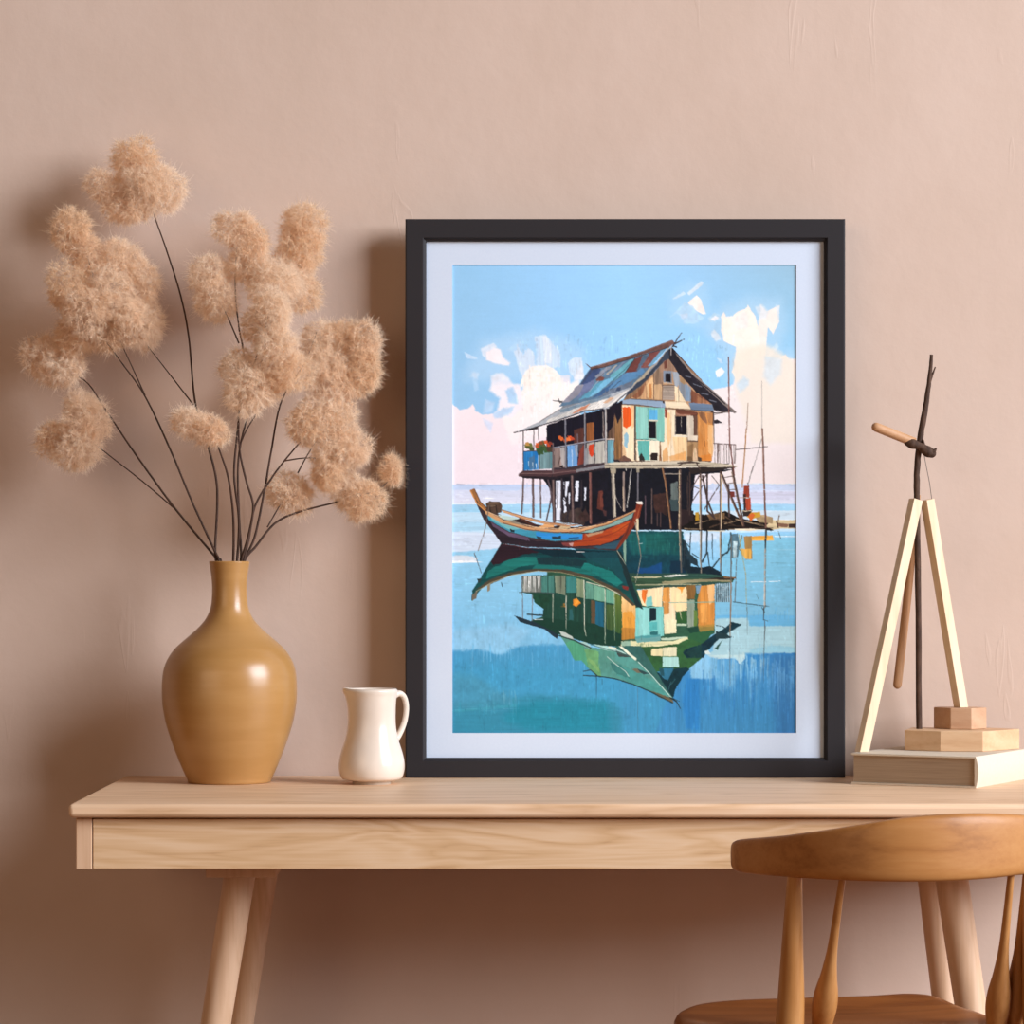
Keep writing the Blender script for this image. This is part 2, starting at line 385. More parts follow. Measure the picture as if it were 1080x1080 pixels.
    P('cbdaee', '470 562 540 562 545 580 470 580', .6, tex='h', amp=.04)
    g.a[:] = np.where((g.Y > 572)[..., None], 0, g.a)
    fy = np.clip((g.Y-572)/(690-572), 0, 1)[..., None]; fx = ((g.X-AX0)/(AX1-AX0))[..., None]
    wat = (np.array([150, 206, 236])*(1-fx)+np.array([124, 190, 216])*fx)*(1-fy)+(np.array([120, 184, 220])*(1-fx)+np.array([120, 180, 212])*fx)*fy
    wat = wat/255*(1+.02*g.tx['n'][..., None]+.02*g.tx['h'][..., None])
    m = np.clip((g.Y-560-2*g.n1)/10, 0, 1)[..., None]
    g.a[:] = np.where(g.Y[..., None] > 556, g.a*(1-m)+wat*m, g.a)
    P('cddcee', '470 560 535 562 540 572 525 578 470 583', .8, tex='h', amp=.05, soft=1)
    P('e4e3e8', '470 586 492 585 505 588 502 592 470 593', .6, tex='h', al=.8, soft=.6)
    P('eef0f4', '470 591.5 500 591 510 592.5 470 593.5', .3, tex='h', soft=.4)
    P('7fbde0', '470 655 560 640 600 640 600 700 470 700', 1, al=.35, soft=8)
    P('9ccbe8', '477 664 540 658 560 664 540 690 500 700 477 688', 1, al=.45, soft=4)
    # deep water, left and centre
    P('4896c1', '470 687 505 684 530 690 540 683 560 680 600 679 640 690 720 712 760 730 850 730 850 780 470 780', 1.5, c2='398dab', soft=2.5, tex='v', amp=.03)
    P('4297bf', '470 700 560 702 690 716 690 780 470 780', 2, soft=8, al=.7)
    P('3789a4', '470 742 520 738 560 732 640 738 660 750 664 780 470 780', 1.5, c2='33839c', soft=4, al=.9, tex='h')
    P('218399', '545 744 570 738 640 740 645 772 560 770 530 758', 2, soft=6, al=.8, tex='h')
    P('4a8fa8', '470 708 500 712 540 735 545 742 470 748', 2, soft=6, al=.6)
    P('4391ba', '655 700 720 725 840 760 840 780 655 780', 2, soft=5, al=.8, tex='v')
    P('3b97a9', '477 748 545 742 545 745 477 751', .5, al=.6, tex='h')
    g.streaks('4ba0c4', 520, 660, 705, 745, 26, 1.6, .3, (8, 22))
    g.streaks('87c1e0', 505, 545, 672, 686, 30, 1.2, .7, (8, 18))
    g.streaks('6db2d8', 495, 620, 668, 690, 40, 1.2, .5, (8, 34))
    g.streaks('69aac0', 520, 550, 724, 736, 18, 1, .5, (6, 14))
    g.streaks('2e88a4', 530, 640, 746, 768, 26, 1, .4, (20, 50), False)
    g.streaks('5fa6c2', 477, 540, 744, 750, 10, .8, .5, (15, 40), False)
    # deep water, right
    P('3a86c0', '715 712 740 700 752 690 785 690 850 687 850 780 690 780 700 745', 1.2, c2='4189b6', tex='v', amp=.07, soft=1.5)
    P('2d7dbd', '724 715 738 714 738 770 724 768 720 740', 1, tex='v', soft=2, al=.85)
    P('3770a4', '812 690 850 688 850 780 820 780', 2, tex='v', soft=7, al=.75)
    P('a4ccd6', '755 651 790 650 790 660 850 659 850 688 786 688 783 700 778 697 773 692 750 692 746 690 752 686', .8, tex='h', amp=.04, soft=.6)
    P('62aeda', '755 648 850 648 850 659 792 660 788 651 755 652', .8, tex='h', amp=.04, al=.75, soft=1)
    P('7fbfd8', '791 684 815 680 840 682 850 681 850 688 791 688', .8, tex='h', al=.5, soft=1)
    P('bcd9dc', '746 690 786 690 786 694 780 700 776 694 750 694', .6, soft=.5)
    P('86bfe0', '730 695 745 690 756 694 758 714 742 716 728 714', 1, tex='v', amp=.06, soft=1.5)
    P('6baed8', '748 694 776 694 780 704 775 720 762 730 756 724', 1.2, tex='v', amp=.05, soft=2.5, al=.7)
    g.streaks('7db6d6', 745, 800, 692, 712, 60, 1.6, .55, (10, 40))
    g.streaks('6aa6cf', 790, 838, 690, 715, 60, 1.8, .5, (14, 50))
    g.streaks('2f75b4', 740, 835, 700, 740, 40, 1.8, .4, (14, 40))
    g.streaks('9ccbe0', 770, 800, 690, 704, 30, 1.2, .6, (8, 22))
    g.streaks('9cc6da', 802, 810, 684, 700, 10, 1.2, .6, (8, 22))
    # ---- reflection of the platform, the hut and its roof
    T(650, 560, 7.714)
    P('12474c', '-330 -10 30 0 545 0 545 50 600 360 100 375 -20 300 -340 300', .5, c2='0f3a4a', tex='n', amp=.14)
    P('1c6a62', '90 20 380 20 440 180 120 190', 1.5, al=.5, soft=2, tex='v', amp=.2)
    P('1a5750', '240 20 520 10 510 200 250 130', 1.5, al=.5, soft=2, tex='h', amp=.2)
    P('14457a', '180 290 250 300 370 250 375 352 170 358', .8, soft=.8, al=.9)
    P('0d2c3e', '440 240 600 230 600 355 440 352', .8, soft=.6)
    g.streaks('2e7a6e', 100, 500, 10, 200, 26, .7, .6, (4, 14))
    g.streaks('2a7a70', 100, 400, 10, 220, 14, .5, .7, (6, 20), False)
    # open water seen between the reflected stilts
    P('a9cfea', '540 20 560 60 600 170 610 290 680 320 850 340 850 50 830 10', .6, c2='7cbfe3', tex='n', amp=.04)
    P('d9e2ee', '550 10 840 10 840 60 690 90 560 90', .8, al=.7, soft=1.5)
    P('10222c', '600 285 700 290 760 280 850 330 870 385 600 380', .5, tex='n', amp=.2)
    P('14242c', '535 60 560 70 580 130 600 180 660 230 665 285 610 260 600 360 540 300', .5, al=.9)
    for q, ww in (('545 150 575 100 600 130', 1.2), ('560 190 620 200 670 290', 1.6), ('620 180 680 220', 1.2), ('740 0 735 180 700 250', 2.2), ('700 240 745 170 760 300', 1.6),
                  ('780 300 840 220 910 160 930 40', 1.7), ('780 20 785 230', 1), ('930 10 935 120 905 175 860 190', 1.6), ('605 10 600 180', 1.4), ('560 100 545 290', 1.6)):
        L('26343a', q, ww, ww*.7)
    L('5a9cc0', '740 215 930 212', .5)
    for q, ww in (('690 0 688 260 695 380', 2.4), ('848 0 850 340', 2.6), ('520 -10 528 240 530 330', 3)):
        L('5c5650', q, ww, ww*.6)
    for q, ww in (('684 0 682 240 695 380', .9), ('842 0 845 260', 1.1), ('514 -10 522 240', 1.2)):
        L('b3a68c', q, ww, ww*.6)
    P('93b49c', '60 60 82 60 78 280 60 260', .5, al=.85, tex='v', amp=.1)
    # walls of the reflected hut
    P('2a4a40', '-60 340 700 340 960 372 950 415 800 440 -20 480', .4, tex='h', amp=.2)
    P('2d5540', '-560 300 170 430 170 480 800 430 805 830 780 840 600 900 580 1010 540 1085 300 1010 40 930 -560 800', .5, tex='n', amp=.12)
    T(530, 580, 6.75)
    P('21473c', '140 180 320 175 600 210 850 330 850 690 640 660 380 580 200 500 290 470 300 380 235 370 210 310 140 300', .5, c2='1d4034', tex='v', amp=.16)
    P('8a8f88', '145 185 280 178 285 300 150 295', .4, tex='v', amp=.35)
    for k in range(13): L('e9ece8' if k % 3 else '4a4f4c', [150+k*10.5, 185, 152+k*10.3, 250+(k*37 % 50)], .8, .4)
    P('447a70', '275 185 370 178 372 310 280 300', .4, tex='v', amp=.1)
    L('23493f', '325 180 326 300', 1); L('23493f', '372 178 374 300', 1.4)
    P('6f7a66', '375 180 450 178 450 320 380 300', .4, tex='v', amp=.28)
    P('3b7f7a', '455 185 525 190 528 300 455 300', .4, tex='v', amp=.08)
    P('7c8d6e', '528 200 580 210 580 340 530 330', .4, tex='v', amp=.15)
    P('5c917e', '592 225 650 245 652 350 592 345', .4, tex='v', amp=.1)
    P('72a98f', '655 245 730 270 730 368 655 352', .4, tex='v', amp=.08)
    P('67a58c', '738 272 800 300 800 382 738 370', .4, tex='v', amp=.08)
    P('5d4a36', '632 355 662 360 662 520 634 520', .4)
    P('1f5f77', '664 362 724 372 724 560 662 540', .3, tex='v', amp=.08)
    P('4c6434', '742 385 800 390 800 560 742 580', .5, tex='v', amp=.18, al=.8)
    P('5a6a30', '802 300 850 335 850 690 805 680', .5, tex='v', amp=.2, c2='31562f')
    P('2a5b5c', '478 420 500 410 505 495 478 500', .4)
    P('e08a2c', '505 350 530 340 558 372 530 400 505 388', .5); P('f0a23e', '515 355 540 350 545 375 520 385', .5)
    L('b9762c', '418 398 450 400', 1.2); P('c07a30', '430 380 445 376 446 396 432 398', .3)
    P('1b3f33', '330 310 400 330 440 360 440 520 300 480 305 380', .6, al=.6)
    P('1c4030', '210 310 340 305 360 340 300 420 230 370', .6, tex='n', amp=.2)
    P('173a2e', '210 500 320 480 470 500 650 520 860 600 850 690 640 670 380 590', .6)
    for q in ('140 185 148 480', '216 320 214 500'): L('6d7278', q, 1.2)
    L('c8c8b4', '362 310 360 510', .9, .5); L('d8d8c4', '455 320 455 560', 1, .4); L('dfe0ca', '582 215 586 560 598 610', 1.1, .6); L('cfd6bc', '732 275 732 660', 1.1, .7); L('b9c69c', '798 290 800 640', .9, .4)
    L('3a4a48', '120 298 300 300 370 305', 1); L('202e30', '180 455 290 462', 1.6); L('d6dfe4', '230 492 290 490', .9)
    P('20303a', '85 462 220 505 330 560 400 600 390 630 300 560 130 510', .4)
    L('cfd0b8', '600 225 740 262 860 330', 1.0)
    # bright panels in the reflection
    T(650, 560, 7.714)
    P('eec68a', '45 530 160 580 155 870 50 880', .4, c2='c78634', tex='v', amp=.08)
    P('dd9a40', '55 660 130 650 155 700 155 790 50 780', .8, tex='v', amp=.08)
    P('b07a34', '45 780 155 785 155 875 45 885', .6, tex='v', amp=.12, al=.8)
    P('f3ddb0', '170 478 380 450 375 610 215 605', .4, tex='v', amp=.06)
    P('d9702e', '205 475 255 470 235 590 215 560', .5, tex='v', amp=.1)
    P('7ec4bc', '250 540 290 525 300 605 240 608', .5)
    P('7cc7c0', '160 620 382 610 388 850 155 860', .4, tex='v', amp=.06)
    P('94d3cd', '180 630 265 620 265 830 185 850', .6, tex='v', amp=.06, al=.8)
    P('12272e', '272 622 326 622 326 720 272 735', .3); P('57b2b0', '272 738 335 735 335 800 275 810', .4); P('2b6a6c', '275 815 338 812 338 840 275 842', .3)
    P('4f9a9c', '155 855 360 835 365 870 160 890', .6, tex='h', amp=.08)
    P('f0dcb6', '382 455 480 450 485 820 390 830', .4, tex='v', amp=.06)
    P('d2924a', '380 455 440 450 435 580 380 570', .7, tex='v', amp=.12); P('c78a48', '385 575 432 580 430 670 388 675', .5, tex='v', amp=.1)
    P('f7d9a6', '445 455 575 450 580 480 575 640 490 650 445 580', .4, tex='v', amp=.06)
    P('e0953a', '490 455 560 450 540 480 532 505 520 470', .5)
    P('2f5a30', '495 650 575 648 575 745 495 750', .4); L('e6dcb4', '520 655 535 720', 1, .3); P('b9cdb0', '490 752 575 748 570 765 495 770', .4)
    P('7c5a30', '570 440 645 435 640 550 580 550', .5, tex='v', amp=.15); P('8a9a88', '575 560 640 555 635 770 580 780', .5, tex='v', amp=.12)
    P('5d7a3a', '630 640 660 640 660 770 632 770', .5); P('6d8ea4', '645 440 690 435 685 500 655 510', .4)
    P('cb8840', '690 440 800 435 800 770 670 780 660 560', .4, tex='v', amp=.1)
    P('e8b478', '740 435 800 432 798 560 760 600 745 500', .6, tex='v', amp=.08); P('dd9c50', '680 600 740 580 735 740 690 740', .7, tex='v', amp=.1, al=.8)
    P('a5823c', '665 770 800 750 795 810 680 820', .6, al=.8)
    L('7aa89a', '430 578 800 575', .9); L('cfd8c4', '380 440 370 600', .6)
    P('1c4234', '580 790 670 770 670 830 600 830', .6); P('2c5c3c', '600 830 800 800 760 860 700 930 560 930', .7)
    # platform edge in the reflection
    P('35523c', '120 370 380 372 560 380 950 385 950 412 700 412 420 430 170 470 170 430 120 400', .4, tex='h', amp=.25)
    P('8d8868', '370 410 560 392 700 388 940 392 940 408 700 410 520 425 380 430', .4, tex='h', amp=.2)
    P('c3bd98', '130 370 250 368 370 366 370 376 160 382', .3); P('dcdcd2', '380 362 480 350 600 350 540 362 400 374', .4)
    P('b8b490', '160 432 380 425 690 428 690 434 370 436 160 440', .2, al=.8)
    P('2b2620', '700 385 850 375 960 375 960 392 880 396', .4); P('7a5a3c', '870 365 970 372 970 384 880 382', .3)
    # balcony rail reflected
    P('8fb0bd', '805 425 925 415 920 575 805 572', .4, tex='n', amp=.15)
    for k in range(7): L('2c3f48', [812+k*17, 420, 814+k*17, 572], .8)
    g.streaks('3a4a50', 810, 915, 430, 540, 40, .5, .8, (2, 8)); g.streaks('c8d4d4', 810, 915, 430, 540, 30, .5, .8, (2, 8), False)
    # roof of the reflection
    T(590, 660, 7.2)
    P('2f5a34', '470 150 600 150 980 90 1090 130 1090 230 990 320 700 350 590 250', .6, tex='n', amp=.12)
    P('103038', '970 170 1090 130 1200 70 1240 60 1080 240 970 240 940 200', .6, tex='n', amp=.2)
    P('12303a', '1080 130 1180 60 1265 10 1300 -35 1385 -15 1300 40 1180 110 1090 240', .5, tex='n', amp=.2)
    P('1c3f3c', '960 200 1080 130 1080 240 1000 240', .8, al=.7)
    P('cfe0dc', '1100 190 1130 180 1150 210 1110 215', .6); P('2c4f44', '1180 170 1240 100 1200 180', .5)
    P('10323a', '690 345 760 350 820 410 850 330 960 310 990 325 940 380 880 480 865 540 840 540 780 450', .4, tex='n', amp=.2)
    P('2f6d88', '770 320 870 315 830 400 800 400 760 360', .5); P('224d58', '760 320 790 320 800 380 770 370', .5)
    L('3f7078', '850 440 880 400', .6); L('3f7078', '830 480 850 420', .6)
    P('a7d4cc', '785 232 905 232 910 312 785 308', .4, tex='v', amp=.05)
    P('e3d6a6', '700 170 785 165 785 228 700 222', .4, tex='v', amp=.05); P('dcd8b4', '786 160 892 155 892 225 786 228', .4, tex='v', amp=.05)
    P('d9d6a8', '470 115 560 112 700 115 860 112 975 80 980 95 900 130 760 150 620 155 470 150', .5, tex='h', amp=.08)
    P('8fb09a', '470 118 540 112 540 150 475 148', .5); P('6aa2a0', '580 95 770 75 770 110 590 125', .6, tex='h', amp=.08); P('b7cdb4', '770 90 940 78 980 82 860 105 780 108', .4)
    P('e6e0b8', '800 -50 890 -50 888 50 800 60', .4, tex='v', amp=.06)
    g.streaks('35613c', 580, 700, 118, 150, 14, .8, .8, (3, 8))
    # green slope
    P('33605a', '420 150 620 150 740 350 870 560 760 520 560 300 440 200', .5, tex='n', amp=.1)
    P('528c7a', '0 60 110 100 240 160 420 180 540 230 600 270 700 370 860 540 840 570 680 480 560 440 420 395 280 375 220 320 170 260 110 245 50 130', .5, c2='528e88', tex='n', amp=.08)
    P('4f9a78', '50 130 110 100 190 150 220 320 170 260 120 260', .6, tex='v', amp=.1)
    P('659c68', '190 170 300 190 300 300 320 380 280 370 220 310', .8, tex='n', amp=.1); P('7eab6a', '220 240 260 260 310 340 300 350 230 270', .6, al=.8)
    P('54968c', '420 190 540 235 690 370 640 370 540 320 430 260', .5, tex='n', amp=.06)
    P('488e86', '480 300 620 360 760 450 840 560 690 490 540 430 430 370', .6, tex='n', amp=.08)
    P('37706a', '390 280 470 290 530 370 540 400 440 360 400 320', .7, tex='n', amp=.12)
    P('a8cfc6', '260 135 360 150 480 190 520 215 470 205 330 175', .4, tex='h', amp=.08); P('b9c4bc', '0 35 40 45 100 75 110 100 20 75', .5)
    P('9fc3bd', '150 120 200 120 240 150 230 170 180 145', .5)
    P('e0e4cc', '450 150 480 155 590 245 580 260 500 195', .4); P('d9dcc6', '370 150 440 165 430 178 380 162', .4)
    P('3c4340', '430 185 520 215 540 232 450 232', .4); P('6e6a56', '545 320 600 322 640 355 590 355', .4); P('2f4a4c', '590 320 690 360 640 365 610 345', .4)
    L('2a3f3a', '0 70 110 105 240 165', 1.6); L('38605a', '240 140 420 190 540 230', .9); L('c3d4c8', '365 230 420 280 500 340 530 380', .8); L('cbe0d4', '600 270 700 370 850 540', .8)
    P('5f5844', '680 485 760 510 850 545 870 580 760 540', .4, tex='h', amp=.12); L('1f3336', '280 376 420 396 560 440 680 490 860 582', 1.3); L('1f2e30', '840 540 890 570 920 625', 1.8, .8); L('1f2e30', '860 545 915 570', .8, .4)
    L('26343a', '185 372 285 378', 1.2); L('26343a', '185 342 240 330 260 350 290 375', 1); L('26343a', '283 380 285 560', .8, .3); L('35606e', '326 400 326 440', .6); L('4a7d96', '595 460 596 790', .9, .6)
    # ---- tall poles and their reflections (right)
    T(760, 540, 9.818)
    P('9a6a2c', '240 250 325 240 325 480 260 490', .5, tex='v', amp=.2, al=.85); P('d8a24a', '200 380 320 375 312 485 260 485 210 420', .5, tex='v', amp=.15, al=.9)
    P('e2a23e', '320 245 540 235 550 290 330 295', .4, tex='h', amp=.12)
    P('33454c', '110 220 180 220 195 330 180 460 110 470', .6, tex='n', amp=.4, al=.7); P('9ab0b4', '130 300 175 300 165 460 130 465', .5, tex='n', amp=.3)
    L('6b6a52', '225 240 190 380 215 400', 1); L('a09a6c', '190 230 215 390 260 640 268 940', 1.1, .8); L('6e7c70', '265 940 275 1040', .7, .3)
    L('3a3f40', '470 190 462 380', 2.4, 1.6); L('a8a294', '460 380 455 980', 1.7, 1.7); L('6a6f6c', '468 380 463 980', .7)
    L('e8eef2', '310 718 470 716', .9); L('dfe9ee', '500 714 620 714', .9); L('e6eef4', '560 248 800 250', .9); L('a9cfe2', '540 385 800 385', 1.1, al=.5)
    L('3f5a66', '130 925 250 942 500 972', 1.1); L('3f4d54', '425 980 455 1030', .9); L('4c6a78', '370 850 395 900', .6); L('455058', '600 200 622 270', .8)
    L('5a5c58', '108 240 108 930', 1.5); L('9d8672', '110 730 104 1080', 1.5); L('5c5a56', '165 480 150 920', .9)
    T(700, 600, 6)
    L('84705c', '426 80 420 420', 1.5, 1.2); L('5d7686', '420 430 418 740', 1, .7); L('4f82a6', '418 740 415 970', .6, .3, al=.7); L('3f474a', '634 240 632 320 660 328', 1.3, .8)
    L('c3c6c0', '636 90 634 230', .8); L('4d4f50', '640 330 634 540', .9, .7); L('4d6878', '634 540 632 720', .8, .3); L('6b7f84', '528 230 530 420', .8, .4)
    L('2b3a40', '330 355 370 360 405 380', 1); L('2b3a40', '400 420 440 428', .8); P('213a40', '330 390 400 410 430 435 330 440', .4)
    # ---- boat reflection
    T(470, 500, 4.909)
    P('0d3c40', '290 355 480 390 700 398 895 395 930 470 1020 690 985 680 900 600 740 530 600 500 480 495 330 520 200 575 150 640 135 655 140 600 175 545 240 440', .35, c2='164d49', tex='h', amp=.14)
    P('2a1a22', '290 358 420 380 550 385 700 400 890 398 905 430 700 410 560 395 420 410 250 470 235 450', .5, tex='h', amp=.15)
    P('0b2730', '420 380 600 385 880 398 900 430 760 430 560 425', .5)
    P('1c6e66', '220 500 330 440 420 425 520 430 480 465 400 475 280 515 210 540', .6, tex='h', amp=.12)
    P('153338', '470 430 560 425 730 445 740 475 600 470 480 465', .6); P('1a736c', '720 455 860 500 920 560 890 580 780 520 700 490', .6, tex='h', amp=.1)
    P('1a6660', '470 465 600 470 720 490 830 540 700 510 560 490 450 490', .5, tex='h', amp=.12)
    P('174850', '700 400 890 400 930 480 960 590 920 560 860 490 740 440', .6, al=.7)
    P('4a4334', '150 600 230 545 340 505 470 488 620 492 740 522 900 595 985 675 970 680 890 612 740 538 600 505 480 500 340 522 230 570', .3, tex='h', amp=.15)
    L('b9ad84', '160 605 240 560 345 520 480 500 600 506 740 540 900 615', .7, .5); P('7a2f2a', '915 575 950 580 945 600 920 592', .3)
    P('1a2e30', '885 395 910 400 1000 650 1025 700 985 680 950 590', .4); L('c7c3a8', '890 395 935 470', .8, .4)
    P('6d6456', '140 620 170 600 160 640 140 655', .5); P('8a8068', '218 575 235 570 230 600 215 605', .4); P('2b3838', '165 540 185 535 180 560 168 558', .4)
    L('2b3a40', '290 560 297 580', .9)
    # ---- rubble island under the hut
    T(640, 480, 5.143)
    P('17110f', '380 330 420 300 480 320 560 320 640 300 720 340 860 360 900 380 900 405 700 400 560 410 380 400', .6, tex='n', amp=.3)
    P('d2bf96', '860 385 900 350 1040 350 1040 395 900 400', .5, tex='h', amp=.1); P('3a2a26', '985 370 1040 368 1040 392 985 392', .5); P('7a5a48', '930 365 985 372 980 390 925 385', .5)
    P('a58e6a', '800 330 850 320 900 335 900 370 820 360', .6, tex='n', amp=.2); P('c99a34', '760 310 830 305 835 330 790 345 760 335', .6)
    P('b58a2c', '480 310 500 305 500 350 480 355', .5); P('6b5238', '540 320 640 310 640 345 560 350', .6, tex='n', amp=.25)
    for q in ('640 370 720 350', '700 345 860 385', '480 370 560 350', '760 360 850 375', '660 400 860 402', '420 395 520 400'): L('9b8468', q, 1.2, .5)
    for q in ('600 345 700 380', '560 390 640 360', '740 395 900 392', '640 330 690 360'): L('4a382c', q, 1.8, .8)
    P('e9dcc0', '690 398 780 395 860 402 780 408 700 405', .3); L('d8ccb0', '550 408 640 410', 1)
    L('5a4434', '935 320 925 390', 1.1, .8); L('3a2c28', '920 355 930 390', 1.2)
    T(0, 0, 1)
    P('3a2f34', '590 452 620 440 660 420 690 385 708 365 740 400 752 420 750 489 640 500 584 500 584 455', .4)
    P('8a6a50', '654 425 690 385 707 366 740 400 750 420 750 486 656 486', .4, tex='v', amp=.15)
    P('1b1920', '583 503 640 494 770 488 757 496 722 503 716 508 716 556 620 556 590 545', .4)
    # ---- dark underside of the hut with things in the shade
    T(540, 480, 7.2)
    P('14131c', '220 150 490 170 560 120 730 90 1080 95 1080 560 820 560 620 520 440 515 370 505 330 490 320 300', .4, tex='n', amp=.25)
    # gaps of daylight between the far posts
    for q in ('335 190 372 190 372 490 335 490', '395 195 440 195 420 300 400 330', '485 190 512 190 505 345 482 345', '550 240 566 240 562 340 552 340', '390 330 412 300 412 370 396 380', '430 290 445 280 440 370 432 372', '398 375 415 385 420 480 395 470'):
        P('dfe4f0', q, .5, amp=.04)
    P('3a2f2c', '380 440 520 390 560 520 380 510', .8, tex='n', amp=.3); P('5b2f28', '645 400 660 270 690 262 700 380 690 420', .6, tex='n', amp=.12); P('6e3a30', '672 290 690 280 695 390 670 390', .5)
    P('4a2f2e', '690 410 720 420 716 460 700 460', .6); P('3c2a28', '500 470 560 400 600 480 560 515', .8, tex='n', amp=.3)
    T(640, 480, 5.143)
    P('12131c', '0 75 400 75 620 80 700 70 610 95 480 100 460 300 400 330 400 405 60 405 40 330', .4, tex='n', amp=.2)
    P('3a2622', '250 215 320 200 330 330 300 310 260 310', .7, tex='n', amp=.2); P('58625f', '345 150 385 140 390 260 350 280', .6, tex='v', amp=.15); P('3a4a4c', '340 240 390 240 390 300 350 300', .7)
    P('2a1e20', '390 290 470 300 470 350 380 400', .6)
    for q, c in (('245 180 245 370', '5a4a48'), ('210 220 210 370', '52424a'), ('275 315 275 380', '4a3a3a'), ('292 310 292 385', '4a3a3a'), ('90 100 95 300', '544a4e')): L(c, q, 1.6)
    # posts (far, then near)
    T(540, 480, 7.2)
    for q, ww, c in (('348 200 348 400', 1, '4d464c'), ('380 180 376 500', 2.4, '3b3338'), ('428 240 425 500', 1.6, '2b262c'), ('395 330 440 380', 1, '2b262c'), ('275 180 295 260 330 500', 2.2, '51454a'), ('300 330 265 490', 1.8, '4d4247'), ('405 200 400 300 440 420 400 500', 1.6, '2e282c'), ('530 190 530 400', 2.2, '2c262c')):
        L(c, q, ww)
    for q, ww in (('90 150 85 330 76 440', 2), ('162 160 165 465', 2.7), ('218 160 222 470', 1.8), ('314 0 316 250 322 500', 3.6), ('458 130 465 505', 3.3)):
        L('4b3a3c', q, ww); L('7d6a64', ' '.join(q.split()), ww*.35)
    L('6a4440', '596 90 600 510', 3); L('8a6258', '592 120 596 510', .9)
    P('8d8478', '752 100 778 100 795 465 768 470', .4, tex='v', amp=.15); L('cfc6b0', '772 140 786 460', 1.1); P('a79c86', '748 98 792 98 790 135 750 135', .3)
    L('8a7a72', '850 130 853 420', 2.6); L('cdb69a', '845 240 850 420', 1); L('6d6a70', '958 130 956 350', 1.8); P('9a917e', '945 98 970 98 968 130 948 130', .3)
    L('e6e2d8', '908 100 890 280 872 395', .7); L('b0a79a', '780 300 830 400', .6); L('c0b8a8', '900 120 880 330', .4)
    L('dcd6c8', '865 95 868 112', 1)
    # right-hand stilts and struts
    T(640, 480, 5.143)
    for q, ww in (('440 110 440 300', 1.2), ('452 90 450 320', 1.8), ('500 110 455 190', 1.1), ('455 260 530 150 500 110', 1.1), ('545 100 545 300 585 340', 2.2), ('520 110 545 240 580 330', 2.2), ('610 160 530 290', 1.1), ('570 110 610 160', .8), ('460 160 500 180', .8), ('430 130 440 240', .8), ('545 100 520 130', 1.6)):
        L('40322f', q, ww)
    for q, ww in (('508 100 510 400', 2.4), ('617 90 618 400', 2.4), ('398 80 398 400', 3)):
        L('574640', q, ww); 
    for q in ('504 120 506 400', '621 100 621 395', '394 85 393 400'): L('cdb792', q, 1)
    L('6a4a36', '290 0 320 140 350 395', 2); L('a57a54', '286 0 316 140 348 395', .9)
    P('fbf8f0', '160 250 190 246 196 262 165 266', .2)
    # ladder and struts at right
    for q in ('620 90 745 390', '680 70 745 390'): L('4a3630', q, 2.2); 
    for q in ('614 100 740 390', '676 90 738 380'): L('8a6a50', q, .7)
    for k in range(8): L('4a3a34', [632+k*13, 120+k*34, 690+k*8, 110+k*36], .9)
    P('6b2f28', '668 195 692 195 692 225 670 225', .4); L('4a3a38', '660 160 664 330', 2.2)
    # red stove pipe and boxes
    P('8e3a28', '742 165 774 165 774 230 742 225', .3, tex='v', amp=.15); P('a8432a', '752 232 780 230 782 300 755 300', .3, tex='v', amp=.1); P('3a2624', '740 210 756 210 752 300 742 300', .4)
    P('c9632c', '765 330 790 310 805 325 780 358', .5); P('2e2522', '735 295 790 296 770 330 740 330', .5); L('b9a58c', '716 228 780 228', .8); L('cdbb9c', '735 300 785 300', 1.0)
    L('5a4a42', '765 150 768 165', 1)
    # ---- platform
    T(540, 390, 8.308)
    P('4a3336', '60 905 100 880 360 875 560 868 840 820 840 850 560 900 360 935 180 950 60 930', .3, tex='h', amp=.2)
    L('7a5f5c', '80 905 350 905 560 880', .9); P('7d7c80', '565 870 840 822 840 850 566 895', .3, tex='h', amp=.12); P('231c22', '80 925 360 935 560 900 840 855 840 870 560 915 360 960 100 945', .3)
    T(640, 370, 7.2)
    P('b3a892', '-15 850 380 835 720 835 900 855 990 870 985 880 860 882 620 880 380 890 -15 888', .35, tex='h', amp=.18)
    P('d8cdb6', '20 842 380 838 560 842 560 856 20 862', .3, tex='h', amp=.1); L('4a4038', '-10 868 380 866 560 870 850 868', .9); L('3a302c', '540 850 640 840 700 850', 1.5); P('2a211f', '620 885 860 884 990 876 870 905 640 930', .4); L('efe6d4', '440 886 700 880', .8); L('c9bda6', '610 858 990 872', .8)
    L('4a3a34', '545 870 580 850 680 845 710 900', 1.3); L('b8ac9c', '440 930 560 930', 1)
    # ---- verandah
    T(540, 390, 8.308)
    P('15121f', '305 480 470 430 640 380 800 345 870 310 970 270 975 800 880 800 360 840 305 660', .3, tex='v', amp=.2)
    P('6a5040', '840 480 960 300 970 790 900 790 840 600', .7, tex='v', amp=.3); P('8a6440', '900 430 958 330 960 780 905 780', .7, tex='v', amp=.25); P('1a1520', '830 340 965 280 960 400 930 470 905 380 880 500 835 560', .5, tex='v', amp=.1)
    P('4a2c26', '545 520 640 500 640 640 545 640', .7, tex='v', amp=.25); P('8f5630', '655 465 720 455 722 620 655 620', .3, tex='v', amp=.12); P('4a3838', '800 480 830 470 830 610 805 610', .4); L('8a8078', '800 370 802 610', 1.1)
    # balustrade panels
    P('2b7fc0', '100 715 232 705 235 870 105 880', .4, tex='v', amp=.15); P('4d6f8e', '150 770 200 740 205 860 160 868', .8, al=.8); L('d8e8ee', '148 800 150 850', .9, .3); L('d8e8ee', '185 810 186 868', 1, .4); L('cfe0e6', '215 820 218 868', 1.2, .4); P('1f6fb4', '200 710 230 708 225 780 200 760', .5)
